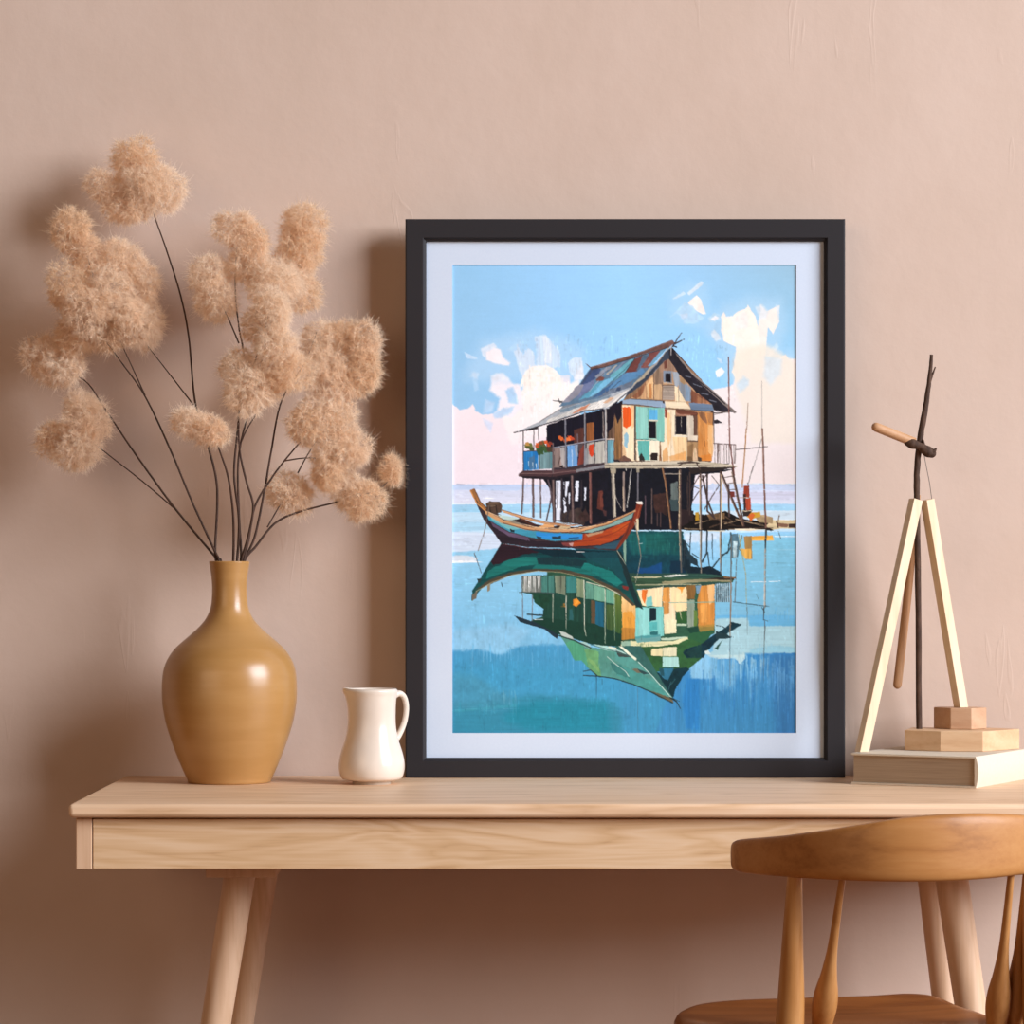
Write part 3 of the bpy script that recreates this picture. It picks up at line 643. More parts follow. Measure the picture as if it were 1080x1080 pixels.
    P('6f8f93', '240 710 335 700 340 865 245 868', .4, tex='v', amp=.15); P('5b868c', '335 720 362 715 362 860 338 862', .4); L('3a4448', '240 740 245 865', 1.3); L('d6d4cc', '236 750 240 860', .8)
    P('8a7872', '370 685 465 672 470 850 372 858', .4, tex='v', amp=.2); L('4a3834', '455 690 405 830', 1.1); P('a09a98', '425 680 465 672 468 840 440 845', .5, tex='v', amp=.15); P('20181a', '420 838 450 832 450 850 420 852', .2)
    P('6b9ccf', '485 665 575 650 575 838 490 850', .4, tex='v', amp=.08); L('dbe8f0', '528 700 530 840', .9, .5); P('8fa0b4', '550 655 580 650 580 760 560 740', .5)
    P('7a3a30', '600 680 632 650 632 820 575 836 590 740', .4, tex='v', amp=.15); P('55484a', '580 650 630 640 610 690 585 720', .5)
    P('a8a39c', '655 640 725 625 725 815 655 825', .4, tex='v', amp=.12); P('c23f22', '675 655 722 640 718 745 700 762 678 735', .5, tex='v', amp=.08)
    P('b5b2a8', '730 630 815 615 820 808 730 818', .4, tex='v', amp=.14); P('8a8a8c', '640 690 672 680 672 820 640 830', .4, tex='v', amp=.1)
    P('6b9fae', '838 615 893 608 893 808 838 815', .3, tex='v', amp=.1); P('5a8ea0', '840 640 860 640 860 812 840 812', .6, al=.7)
    L('a6a7b0', '365 680 480 660 640 630 830 600', 1.2); L('d8c4b4', '835 605 895 602', 1.4); L('4a3c3c', '100 712 240 705', .9)
    # flowers
    for x, y, c in ((130, 665, '6a6a34'), (165, 660, '6c7038'), (150, 680, '4f5a30'), (175, 690, '49522c'), (140, 650, 'b98a4a')): P(c, [x-22, y-12, x+10, y-22, x+20, y+12, x-14, y+16], .8)
    for x, y, c in ((240, 690, '3f5a36'), (280, 690, '35502f'), (265, 650, '5a5a34'), (310, 700, '3c5a34'), (250, 720, '35502f'), (330, 690, '4a3a2c')): P(c, [x-35, y-20, x+20, y-32, x+35, y+20, x-20, y+28], 1)
    for x, y, c in ((230, 655, 'd8602c'), (300, 630, 'dd5f34'), (325, 655, 'c84a2c'), (260, 640, '8a4a2c'), (225, 670, 'b9522c'), (340, 640, '8a3a2c')): P(c, [x-20, y-14, x+8, y-18, x+20, y+8, x-10, y+16], .7)
    for x, y, c in ((440, 605, 'e0672f'), (510, 590, 'd9572c'), (470, 620, '9a4a2c'), (530, 600, 'b8482c'), (425, 590, 'c8602c'), (495, 605, 'e8743a')): P(c, [x-22, y-14, x+8, y-18, x+24, y+8, x-10, y+16], .7)
    # verandah posts
    for q, ww, c in (('102 540 102 880', 1.3, '3f3436'), ('194 530 194 700', 1.1, '3f3436'), ('230 490 236 610', .9, '4a4244'), ('470 440 474 850', 1.9, '77777f'), ('640 375 640 830', 2, '85858c'), ('822 345 826 815', 2, 'a8a5a4'), ('576 560 580 650', .9, '77707a'), ('362 640 362 900', 1.8, '6d5c5c')):
        L(c, q, ww)
    L('c9bcb0', '828 350 832 815', .6)
    # ---- roofs
    T(0, 0, 1)
    P('7d828a', '586 436 600 422 640 405 668 396 700 378 694 392 660 412 620 428 594 440', .3)
    T(540, 390, 8.308)
    P('a9aeb4', '20 545 130 505 240 450 420 345 640 275 880 205 1050 145 1040 175 860 335 800 345 640 360 440 430 300 470 200 500', .3, tex='n', amp=.08)
    P('dcd8d0', '300 465 440 420 640 350 800 330 860 320 1030 165 880 240 640 290 480 370 320 430', .5, tex='n', amp=.08, al=.85); P('d0825e', '520 385 600 330 690 295 640 345 560 375', .5, tex='n', amp=.08); P('7b8f9e', '420 350 640 280 880 215 860 240 640 310 430 375', .5, tex='n', amp=.1); P('f2eee6', '650 340 720 300 800 265 840 270 790 330 680 350', .5, tex='n', amp=.05)
    P('e2b490', '800 290 860 240 900 245 840 290', .5); L('2a262c', '20 548 130 525 240 490 300 470 440 430 640 360 800 340', 1.2, 1.3); P('2e2a2e', '100 525 220 495 235 488 225 515 130 535', .3); P('efebe4', '810 340 855 318 1035 165 1010 180 860 300', .3); L('221e26', '860 330 1060 160', 1.6); L('f4efe4', '930 275 1010 210', 1.2)
    for k in range(12): L('8c8f92', [330+k*42, 455-k*13, 400+k*44, 400-k*14], .5, al=.6)
    L('6d6a68', '240 455 420 345', .8); P('5c5a5c', '362 268 450 268 440 290 420 282', .4); L('4a4648', '362 266 400 275', .8); L('5a5658', '410 250 425 290', .9)
    P('8d8c90', '430 300 520 240 580 150 600 120 640 130 560 270 440 305', .4, tex='n', amp=.08)
    T(590, 340, 7.2)
    P('5c7890', '30 600 150 470 235 345 330 340 560 265 780 195 815 195 680 350 540 490 300 575 0 640', .3, tex='n', amp=.08)
    P('8b8a96', '20 610 150 470 190 465 160 540 80 600', .5, tex='n', amp=.08); P('3f4f76', '160 465 240 350 320 350 270 430 200 470', .4, tex='n', amp=.12); P('6a7496', '190 465 270 430 260 500 160 560 130 585', .6, tex='n', amp=.1)
    P('8a8f9c', '270 410 350 340 400 330 310 430', .4, tex='n', amp=.1); P('a8a49c', '355 390 430 320 445 320 370 400', .4); P('7a4a40', '282 432 305 405 350 420 330 440 285 445', .5)
    P('5c9db6', '290 460 380 420 360 450 220 570 150 585 170 570', .5, tex='n', amp=.06); P('7688a0', '400 380 480 300 500 300 420 380', .4); P('6aabb8', '390 400 540 280 570 275 500 370 420 440 380 440', .4, tex='n', amp=.06); P('78b8d8', '340 440 440 400 300 530 220 570', .5, tex='n', amp=.05)
    P('3f5f86', '360 490 480 410 400 490 330 550 250 570', .6, tex='n', amp=.1); P('5a88b0', '430 440 510 380 640 350 650 370 560 440 420 500 370 500', .5, tex='n', amp=.06); P('6b7686', '380 510 560 440 540 490 400 540 290 570', .6, tex='n', amp=.12); P('3e4a62', '440 490 470 488 460 520 430 520', .5)
    P('6a3c38', '575 275 635 250 590 370 500 380', .4, tex='n', amp=.12); P('7a4844', '690 230 770 210 680 340 620 345', .4, tex='n', amp=.12); P('55687a', '640 250 680 245 620 340 580 370', .4, tex='n', amp=.1); P('6fa0bc', '770 215 810 195 700 330 670 330', .4); P('8a5a50', '650 300 690 270 670 340 640 340', .5, al=.7)
    P('c3b28e', '560 470 690 340 710 335 600 450', .4, tex='n', amp=.08)
    L('3a4654', '290 430 370 360', .6); L('3a4654', '360 530 470 440', .7); L('3a5666', '410 440 570 280', .7); L('2a2a30', '500 380 575 270', .7); L('a8b8c4', '230 520 300 440', .6); L('4a4a4c', '170 465 260 350', .6)
    # ridge
    P('6e4f48', '235 335 300 325 470 270 700 190 860 130 875 150 830 190 700 220 560 265 330 340 240 358', .3, tex='n', amp=.15); L('3a2c2c', '240 356 330 340 560 268 830 188', .8); L('8f6c60', '250 335 470 272 700 195 855 140', .7)
    L('5a4444', '205 312 245 348', 1.1, .8); L('3f3436', '860 180 905 110 930 78', 1.9, .9); L('3f3436', '870 165 920 140 948 126', 2, 1.2); L('2e2628', '865 175 890 185', 1.5)
    # gable wall
    P('b08a68', '545 575 640 470 720 380 820 270 850 270 940 390 1000 480 1080 560 1170 610 1170 660 1130 700 470 640', .3, tex='v', amp=.15)
    T(640, 370, 7.2)
    P('c69a70', '190 350 270 270 330 200 355 190 355 365 190 360', .4, tex='v', amp=.12); P('8a5a40', '190 350 250 290 300 235 270 330 230 360', .6, tex='v', amp=.15); P('e6bd8a', '300 260 330 215 352 200 352 360 310 355', .5, tex='v', amp=.08); P('c98852', '320 250 340 240 345 360 325 360', .5, tex='v', amp=.1)
    P('8d7460', '360 170 400 120 430 90 430 250 365 255', .4, tex='v', amp=.15); P('c8a47c', '362 255 420 250 420 370 362 362', .4, tex='v', amp=.1); P('9a7a64', '400 110 460 55 520 130 520 160 405 160', .4, tex='v', amp=.15); P('6a4034', '435 85 460 60 462 130 440 140', .5)
    P('9aa2aa', '430 150 550 160 555 240 520 300 500 160', .4, tex='v', amp=.1); P('8a9098', '545 190 640 280 640 385 600 380 545 290', .5, tex='v', amp=.12); P('ecd6b2', '515 260 545 280 600 385 520 380', .4, tex='v', amp=.06); P('7f93a8', '590 240 630 290 635 385 605 380', .4, tex='v', amp=.08)
    P('7a4c38', '640 290 720 340 800 395 640 395', .4, tex='v', amp=.2); P('9a6a4c', '690 340 800 400 690 395', .5, tex='v', amp=.15); P('a98864', '550 190 600 220 595 260 555 230', .5, tex='v', amp=.1)
    L('4a3a34', '355 160 358 365', .7); L('4a3a34', '420 240 422 370', .6); L('4a3a34', '545 280 548 380', .5); L('6a4a3a', '300 250 304 360', .4)
    P('7d8896', '430 148 495 152 495 240 430 235', .25); P('18131a', '447 168 488 170 488 236 447 230', .2); L('c9c0b0', '432 240 500 246', .7); P('a8988a', '425 262 515 262 515 372 425 370', .25, tex='h', amp=.12)
    for k in range(5): L('6f6058', [428, 275+k*20, 513, 276+k*20], .4)
    L('5a4a42', '425 258 518 260', .8)
    # tie beam
    P('8ba0b6', '120 372 190 362 440 380 460 388 440 432 240 405 120 400', .3, tex='h', amp=.08); P('e5d3b4', '440 380 600 388 640 440 450 428', .3, tex='h', amp=.07); P('65788f', '620 390 800 405 815 455 640 445', .3, tex='h', amp=.1); L('3a302e', '130 402 240 410 440 434 640 446 810 458', .8); L('4a4240', '190 362 440 378', .8); P('3a2c28', '425 376 440 380 438 398 425 395', .3)
    # lower gable wall
    P('f0dcb8', '115 408 220 415 218 835 118 830', .3, tex='v', amp=.07); P('e35a20', '122 430 170 420 190 450 188 560 150 585 124 570', .5, tex='v', amp=.06); P('f0b884', '180 415 215 415 215 560 190 590', .5, tex='v', amp=.07, al=.8); P('8fb8c8', '130 640 150 615 168 640 158 740 135 720', .6); P('d8a878', '118 700 140 730 150 830 120 830', .5, al=.7); P('6b4c40', '95 820 130 790 190 825 190 835 95 835', .5)
    L('7a5a44', '115 410 117 830', 1); P('5a4e46', '208 412 222 414 222 830 210 830', .3)
    P('7fc4b8', '222 420 440 432 436 688 225 668', .3, tex='v', amp=.05); P('9ad0c4', '232 425 310 430 310 660 240 665', .5, tex='v', amp=.07, al=.7); P('64a8a0', '308 430 325 432 322 665 310 665', .4, al=.8); P('5fb0dc', '322 445 388 445 386 520 322 520', .3, tex='v', amp=.04); P('7fbcae', '386 436 436 440 434 685 384 680', .4, tex='v', amp=.08)
    P('16121c', '322 532 374 535 374 662 322 660', .2); P('d8cfb6', '318 520 386 522 386 534 318 532', .2); L('a9a890', '318 530 320 665', .8); L('8a9a8c', '376 530 378 668', 1); L('d8d6c0', '320 668 378 670', 1.0); L('3f6a66', '222 668 320 672 436 690', .8)
    P('f2e6cc', '225 672 400 680 400 835 225 832', .4, tex='v', amp=.05); P('62b0a6', '235 680 330 680 322 740 330 830 250 825 240 760', .5, tex='v', amp=.07); P('2a2a28', '245 800 265 770 290 820 290 832 250 832', .5); P('2a201e', '332 790 345 770 388 775 388 830 335 828', .3); L('d8c8a8', '228 680 230 830', .8)
    P('eddcbd', '438 440 520 445 520 560 610 640 610 830 420 835 410 690 438 688', .3, tex='v', amp=.06); P('8a4034', '440 440 462 442 458 510 442 500', .4); P('dcab74', '425 760 460 720 470 830 425 835', .6, tex='v', amp=.08); P('ebcb9b', '500 650 608 650 608 825 520 825', .5, tex='v', amp=.06); P('d98a3c', '470 800 600 760 600 828 480 832', .8, al=.55, soft=.6); P('e9b070', '455 460 480 470 490 640 470 740 455 640', .6, al=.6)
    L('c09a6c', '490 450 488 820', .5); L('b98a5c', '545 660 545 820', .4)
    P('6a3f30', '525 440 690 460 690 490 610 490 530 480', .4, tex='h', amp=.15); P('a87a64', '520 460 560 480 640 480 640 492 530 490', .4)
    P('17131c', '524 497 608 495 608 634 524 632', .2); L('8a8078', '520 490 520 640', 1.2); L('a59c90', '566 500 567 610', .7); L('d6d2c4', '512 640 612 648', 1.2); L('b9b4a8', '612 490 612 645', 1)
    P('2a2830', '560 580 570 570 575 610 560 612', .3)
    P('cfc2ae', '615 490 658 490 660 675 615 680', .3, tex='v', amp=.06); P('5a4034', '658 490 688 490 684 640 660 640', .4, tex='v', amp=.15); P('e0d2bc', '640 640 690 640 688 680 640 678', .3, tex='v'); L('3f322c', '612 682 690 684', 1)
    P('a5835c', '610 690 690 690 690 830 610 830', .4, tex='v', amp=.12); P('8a6a48', '615 720 660 700 655 800 615 800', .5, tex='v', amp=.1); P('d9b894', '655 770 672 725 685 760 690 832 655 832', .4); P('6b5238', '610 800 650 800 650 832 610 832', .5)
    P('cd8b4c', '690 462 760 465 800 470 808 560 800 835 695 830', .3, tex='v', amp=.09); P('8a5f42', '692 460 745 462 765 560 720 520 700 480', .6, tex='v', amp=.12); P('b07a4c', '760 465 808 470 806 560 770 540', .5, tex='v', amp=.1); P('e8b478', '768 560 812 560 806 760 800 800 770 760', .5, tex='v', amp=.06); P('c98240', '700 600 750 690 770 690 740 760 700 740', .8, al=.7, tex='v', amp=.1); P('e9c094', '800 580 812 560 812 740 802 800', .4); P('d87f30', '720 790 790 780 790 832 700 830', .7, al=.7)
    L('5a3a28', '740 680 745 720', .7); L('4a3428', '808 460 806 560', 1); P('4a3a30', '690 800 720 810 720 836 690 834', .4)
    # barge boards
    T(590, 340, 7.2)
    P('38404e', '545 500 640 420 740 320 800 230 850 185 845 270 800 290 720 375 620 480 560 520 490 575', .3, tex='n', amp=.12); P('b7a98c', '560 480 680 345 720 320 640 420 540 495', .3, tex='n', amp=.1); L('b0a494', '540 500 640 400 740 305 830 190', 1.0)
    P('211d24', '830 200 860 190 930 290 1010 390 1100 480 1100 560 1040 530 980 460 900 380 840 280', .3, tex='n', amp=.15)
    L('c9c0bc', '848 175 848 255', 1)
    T(640, 370, 7.2)
    P('26222a', '470 60 510 0 600 110 660 180 780 280 900 390 980 470 940 462 815 450 800 405 720 340 640 270 560 180', .3, tex='n', amp=.18)
    P('7a6f6a', '515 5 560 60 650 170 780 275 900 385 985 465 970 474 880 400 770 300 650 190 560 85', .3, tex='n', amp=.12); L('1f1b22', '505 0 560 80 660 195 780 295 900 400', 1.2); L('a59c96', '530 20 640 160 770 268 980 460', .6)
    for q in ('600 190 640 200', '660 250 720 270', '720 320 770 330', '780 370 830 385'): L('6d727e', q, 1.1)
    L('3a302e', '815 470 880 462 930 462', 1.3); L('6b5e58', '815 482 920 460', .8); P('2a242a', '812 525 840 518 880 545 815 550', .3); L('4a4040', '812 460 815 700', .8)
    # side balcony and poles
    for k in range(9): L('5a4a46', [820+k*18, 702+k*.6, 822+k*18, 850], .8, .6)
    L('5a4a48', '812 700 978 710', 1.1); L('6a5a54', '978 710 972 850', .9); L('6a5650', '845 702 842 840', 1.6)
    L('6b4038', '925 45 928 460 934 700 968 940', 1.4, 1.5); L('a0786c', '922 60 924 460 930 700', .5); L('5a3a34', '918 590 922 600', 1)
    T(740, 400, 6.353)
    L('a5764a', '300 330 290 470 272 720', 1.4, 1.5); L('8a6a58', '311 155 306 250 302 335', .6, 1); L('a9a09c', '404 10 404 330', .7, .9); L('6f4f44', '406 330 412 470 420 740 430 990', 2.1, 2.3); L('a07a68', '403 335 408 470 416 740', .6)
    L('5c5250', '228 470 300 463 440 448', 1.1); L('8a8684', '400 400 355 560 312 700', .8); L('5a5452', '345 580 312 700', .7)
    # ---- the boat
    T(470, 500, 4.909)
    P('3a2c30', '128 80 150 72 180 140 215 180 300 215 480 260 640 275 760 262 900 215 985 180 990 150 1022 145 1000 230 885 395 760 385 600 380 420 375 290 355 200 235', .3, tex='n', amp=.12)
    P('2a2028', '200 210 250 260 330 310 470 345 650 350 660 378 480 378 290 355', .4, tex='h', amp=.2); P('5c4a60', '230 240 330 300 430 325 440 345 330 320 250 270', .5, tex='h', amp=.15)
    P('3f8fa8', '205 190 300 245 430 285 560 300 720 308 712 338 560 345 440 325 330 295 225 235', .3, tex='h', amp=.1); P('2f8ad0', '470 300 710 312 708 335 560 338 470 325', .5, tex='h', amp=.08); P('6fb0b4', '230 205 330 260 400 285 330 285 240 235', .5, tex='h', amp=.08)
    P('1a2a30', '335 280 360 290 358 300 340 296', .4); P('223a48', '550 320 600 318 600 334 555 334', .5); P('2a3a40', '470 318 500 325 495 336 475 330', .4); L('1f3a50', '640 330 690 326', 1.2)
    P('a9431f', '715 308 800 300 900 258 960 235 930 300 880 340 800 365 640 372 650 350 712 338', .3, tex='h', amp=.1); P('b89a78', '725 310 820 290 815 302 740 322', .5, al=.8); P('8a2f1e', '712 310 722 308 718 336 708 338', .3); P('b8501f', '860 290 950 245 940 270 870 310', .5); L('7a2c1e', '650 352 760 340 880 300 955 250', .9); P('7a3c3a', '600 352 660 350 660 372 610 370', .5, tex='h', amp=.2); P('c8a8a0', '640 355 662 352 660 370 645 368', .4, al=.8)
    P('2c4a58', '760 375 880 345 905 340 890 385 800 385', .4, tex='h', amp=.12); L('2a1c20', '640 376 800 366 900 335', .9)
    P('7c3220', '985 180 990 150 1022 145 1005 220 940 330 890 392 882 385 930 300 970 225', .3, tex='v', amp=.12); L('5a241c', '972 225 935 310 885 385', 1); P('f6efe2', '988 140 1008 138 1024 146 1018 156 992 152', .25); L('b0603c', '1010 160 990 230', .9)
    P('7fa39c', '600 288 760 282 900 232 975 196 965 225 900 256 760 300 640 302', .3, tex='h', amp=.08)
    P('a06a3c', '128 80 150 72 180 140 215 178 205 190 160 130', .3, tex='v', amp=.12); L('d09050', '130 85 165 150 215 195', 1.4); L('5a3a2a', '152 75 182 140 216 176', .9)
    P('c49468', '205 185 300 235 430 270 560 285 700 282 830 250 985 182 985 192 840 262 700 296 560 300 420 288 290 252 210 205', .25, tex='h', amp=.1); L('e8c49a', '215 190 330 242 480 275 640 284 780 265', .9); L('5a3426', '300 252 430 286 560 300 700 298 850 256 970 198', .8)
    P('2c1c1c', '330 235 390 225 470 262 560 272 700 272 640 282 480 270', .3); P('b7cfc8', '270 208 360 222 385 228 340 240 300 232', .3, tex='h', amp=.06); P('8a8272', '300 232 345 238 420 262 360 256', .4)
    P('4a2a22', '385 232 400 228 480 262 440 262', .3); P('e0a870', '480 272 510 258 560 258 570 274 500 276', .4, tex='h', amp=.06); P('c8b088', '580 268 640 264 650 280 590 280', .4); P('2a1a1a', '560 268 600 262 590 276 565 276', .3)
    P('b4805a', '290 182 400 215 520 245 640 262 720 258 640 270 520 258 400 230 300 196', .25, tex='h', amp=.12); L('7a5038', '290 182 400 215 520 247 700 262', .7); L('e2b888', '300 190 420 226 540 254', .6)
    P('4a382e', '210 150 230 138 280 140 295 160 290 195 260 205 215 190', .3, tex='n', amp=.25); P('6b5442', '215 152 255 140 285 150 240 160', .4, tex='h', amp=.2); L('2a201c', '228 160 235 195', 1.2); L('2a201c', '262 158 268 200', 1.2); L('8a735c', '235 165 258 162', .8)
    L('6b5a50', '228 160 205 290 170 395', 1.1, .8); L('4a4a50', '150 408 160 430 187 510', 1, .7); L('8a9aa4', '155 400 150 420', .5)
    L('8a7a68', '980 245 1000 340 1012 425', 1.1, .9); L('c9b89c', '985 250 1003 340', .6); P('d8c8a4', '988 230 1000 225 1002 290 992 290', .4); L('9a9a8a', '1012 430 985 560', .9, .6)
    L('d8d4d0', '680 399 720 401', .8); L('c8d4d4', '1005 358 1020 356', .7); L('5a2a2a', '300 360 420 380 600 388', .8)
    # loose bristle strokes that pick up the paint beneath them
    T(0, 0, 1); rg = g.rng
    for _ in range(6500):
        x = rg.uniform(AX0+2, AX1-2); y = rg.uniform(AY0+2, AY1-2)
        hut = (545 < x < 775 and 355 < y < 560); boat = (495 < x < 680 and 512 < y < 640); refl = (545 < x < 775 and 560 < y < 745)
        c = g.a[int((y-AY0)*AK), int((x-AX0)*AK)]
        if y < 508 and not hut: continue
        if c[2] > .8 and c[0] > .55: am, ln, w = .012, rg.uniform(4, 12), 1.8
        elif hut or boat or refl: am, ln, w = .13, rg.uniform(2.5, 8), .8
        else: am, ln, w = .035, rg.uniform(5, 18), 1.3
        c = np.clip(c*(1+rg.uniform(-am, am))+rg.uniform(-am, am, 3)*.12, 0, 1)*255
        if y > 640 or hut or refl: th = math.pi/2+rg.uniform(-.12, .12)
        elif y > 505: th = rg.uniform(-.1, .1)
        else: th = rg.uniform(0, 3.1)
        dx, dy = math.cos(th)*ln/2, math.sin(th)*ln/2
        e = [g.a[min(max(int((y+k*dy-AY0)*AK), 0), g.H-1), min(max(int((x+k*dx-AX0)*AK), 0), g.W-1)] for k in (-1, -.5, .5, 1)]
        if max(np.abs(q*255-c).max() for q in e) > 42: continue
        L(tuple(c), [x-dx, y-dy, x+dx, y+dy], w, w*.5, al=.75)
    # ragged bristle edges everywhere
    jj = np.clip(np.arange(g.H)[:, None]+np.round(g.n1*.8).astype(int), 0, g.H-1); ii = np.clip(np.arange(g.W)[None, :]+np.round(g.n2*.8).astype(int), 0, g.W-1)
    g.a = g.a[jj, ii]
    # whole-surface brush grain
    g.a *= (1+.008*g.tx['f'][..., None]+.003*g.tx['n'][..., None])
    return np.clip(g.a, 0, 1)
# ---------------------------------------------------------------- the setting
o = obj('wall_back', box(-4, 4, 0, .12, 0, 2.9), M['wall'], smooth=False); o['kind'] = 'structure'
o = obj('floor', box(-4, 4, -5.2, 0, -.1, 0), M['floor'], smooth=False); o['kind'] = 'structure'
bx = obj('baseboard_back', box(-4, 4, -.014, 0, 0, .09), M['oak_leg'], smooth=False, bevel=.003); bx['kind'] = 'structure'

# ---------------------------------------------------------------- desk
DT = .74
desk = thing('desk', 'long pale oak desk with a drawer and splayed round legs, against the wall', 'desk', (.108, -.30, 0))
XL, XR = -.552, .84
obj('tabletop', box(XL, XR, 3.72-DW, 4.257-DW, .7225, DT), M['oak'], desk, bevel=.0058, seg=4, auto=50)
AF = 3.735-DW; ZB = .6572
obj('apron', join(box(-.5446, -.5245, AF, 4.22-DW, ZB, .7212), box(.8125, .8326, AF, 4.22-DW, ZB, .7212), box(-.5235, .8115, 4.20-DW, 4.219-DW, ZB, .7212), box(-.5235, .8115, AF+.03, 4.198-DW, ZB+.003, ZB+.012)), M['oak_leg'], desk, smooth=False, bevel=.0012, seg=2)
obj('top_rail', box(-.5235, .8115, AF+.028, 4.198-DW, .7105, .7222), M['oak'], desk, smooth=False)
obj('drawer', join(box(-.5235, .8115, AF+.0006, AF+.022, ZB+.0005, .7202), box(-.49, .70, AF+.022, AF+.38, ZB+.014, ZB+.05)), M['oak_drawer'], desk, smooth=False, bevel=.001, seg=2)
for sx in (-1, 1):
    cx = -.3475 if sx < 0 else .563
    obj('mounting_block', box(cx-.045, cx+.045, 3.83-DW, 4.17-DW, .6372, ZB+.001), M['oak_leg'], desk, smooth=False, bevel=.002)
for name, p0, p1, d, r in (('leg', (253, 924), (227.5, 1080), 3.875, .0205), ('leg', (281.5, 918), (254, 1080), 4.12, .0185), ('leg', (1003, 924), (1025, 1070), 3.875, .0215), ('leg', (979, 918), (996, 1050), 4.12, .0185)):
    a = W(*p0, d); b = W(*p1, d); a.z = .6378
    k = (a.z)/(a.z-b.z); e = a+(b-a)*k; e.z = 0
    obj(name, tube([a, a+(e-a)*.5, e], [r, r*.92, r*.62], 32), M['oak_leg'], desk, auto=50)

# ---------------------------------------------------------------- framed picture
FD = 4.206
def fx(px): return (px-540)*FD/F
def fz(py): return EYE-(py-HY)*FD/F
pic = thing('framed_picture', 'large charcoal framed painting of a stilt house and boat, standing on the desk', 'picture', (fx(659.5), FD-DW+.014, DT))
X0, X1, Z0, Z1 = fx(427.5), fx(891.5), DT+.0004, fz(231)
I0, I1, J0, J1 = fx(449.5), fx(869.5), fz(799.5), fz(254)
y0 = FD-DW; yb = y0+.028
def ring(ox, oz, y):    # rectangle offset ox from the outer edge towards the opening (fraction), at depth y
    return [(X0+(I0-X0)*ox, y, Z0+(J0-Z0)*ox), (X1+(I1-X1)*ox, y, Z0+(J0-Z0)*ox), (X1+(I1-X1)*ox, y, Z1+(J1-Z1)*ox), (X0+(I0-X0)*ox, y, Z1+(J1-Z1)*ox)]
prof = [(0, yb), (0, y0+.0015), (.03, y0+.0004), (.07, y0), (.84, y0), (.87, y0+.0008), (.89, y0+.0035), (.98, y0+.0052), (1.0, y0+.0075), (1.0, y0+.0105), (.7, y0+.0105), (.7, yb)]
V = []; Fc = []
for ox, y in prof: V += ring(ox, 0, y)
n = len(prof)
for i in range(n):
    for k in range(4):
        Fc.append((i*4+k, i*4+(k+1) % 4, ((i+1) % n)*4+(k+1) % 4, ((i+1) % n)*4+k))
obj('moulding', (V, Fc), M['frame'], pic, smooth=False)
A0, A1, B0, B1 = fx(AX0), fx(AX1), fz(AY1), fz(AY0)
ym = y0+.0105
mv, mf = [], []
for (a, b, c, d, y) in ((I0-.004, I1+.004, J0-.004, J1+.004, ym), (A0, A1, B0, B1, ym), (A0, A1, B0, B1, ym+.0016), (I0-.004, I1+.004, J0-.004, J1+.004, ym+.0016)):
    mv += [(a, y, c), (b, y, c), (b, y, d), (a, y, d)]
for i in range(4):
    for k in range(4): mf.append((i*4+k, i*4+(k+1) % 4, ((i+1) % 4)*4+(k+1) % 4, ((i+1) % 4)*4+k))
obj('mat_board', (mv, mf), M['mat'], pic, smooth=False)
obj('backing', box(I0-.004, I1+.004, y0+.0205, y0+.0235, J0-.004, J1+.004), M['backing'], pic, smooth=False)
def build_print():
    a = paint_art()                                  # top row first
    a = (a[:a.shape[0]//2*2, :a.shape[1]//2*2].reshape(a.shape[0]//2, 2, a.shape[1]//2, 2, 3)).mean((1, 3))
    h, w = a.shape[:2]
    xs = np.linspace(A0-.0005, A1+.0005, w); zs = np.linspace(B1+.0005, B0-.0005, h)
    X, Z = np.meshgrid(xs, zs)
    co = np.stack([X-pic.location.x, np.full_like(X, ym+.0018-pic.location.y), Z-pic.location.z], -1).reshape(-1, 3)
    idx = np.arange(h*w).reshape(h, w)
    q = np.stack([idx[:-1, :-1], idx[1:, :-1], idx[1:, 1:], idx[:-1, 1:]], -1).reshape(-1, 4)
    me = bpy.data.meshes.new('print'); me.vertices.add(h*w); me.vertices.foreach_set('co', co.ravel())
    me.loops.add(q.size); me.loops.foreach_set('vertex_index', q.ravel().astype(np.int32))
    me.polygons.add(len(q)); me.polygons.foreach_set('loop_start', np.arange(0, q.size, 4, dtype=np.int32))
    me.update(calc_edges=True)
    at = me.color_attributes.new('paint', 'FLOAT_COLOR', 'POINT')
    l = np.where(a <= .04045, a/12.92, ((a+.055)/1.055)**2.4)
    l = np.minimum(l*1.04, .95)                       # bright printing stock
    at.data.foreach_set('color', np.concatenate([l, np.ones((h, w, 1))], -1).ravel().astype(np.float32))
    me.materials.append(M['print']); o = link(bpy.data.objects.new('print', me)); o.parent = pic
    o['label'] = 'painting of a stilt house over water with a moored boat'
build_print()

# ---------------------------------------------------------------- vase
VX, VY = W(242, 800, 4.115).x, 4.115-DW
def vz(py): return EYE-(py-HY)*4.115/F
base_py = HY+(EYE-DT)*F/4.115
prof_px = [(593, 21.4), (594.5, 21.2), (600, 20.2), (608, 19.0), (616, 18.4), (624, 18.3), (634, 18.8), (641, 20), (649, 23), (656, 27.5), (663, 34), (671, 43), (677, 50), (683, 56.5), (690, 62), (698, 66.5), (708, 69.6), (718, 70.7), (727, 71), (738, 70.8), (748, 69.6), (760, 67.4), (772, 64), (784, 60), (796, 55.5), (806, 51.5), (815, 47.5), (822, 44.3), (825, 42.6)]
k = 4.115/F
out = [(r*k, vz(py)) for py, r in prof_px]
out = [(r, z) for r, z in out if z > DT+.002]
outer = spline(out, 90).tolist()
prof = [(0.0005, DT), (outer[-1][0]-.003, DT), (outer[-1][0]-.0008, DT+.0008)]+outer[::-1]
rim = outer[0]
inner = [(max(r-.0042, .002), z) for r, z in outer[::4] if z > DT+.008]
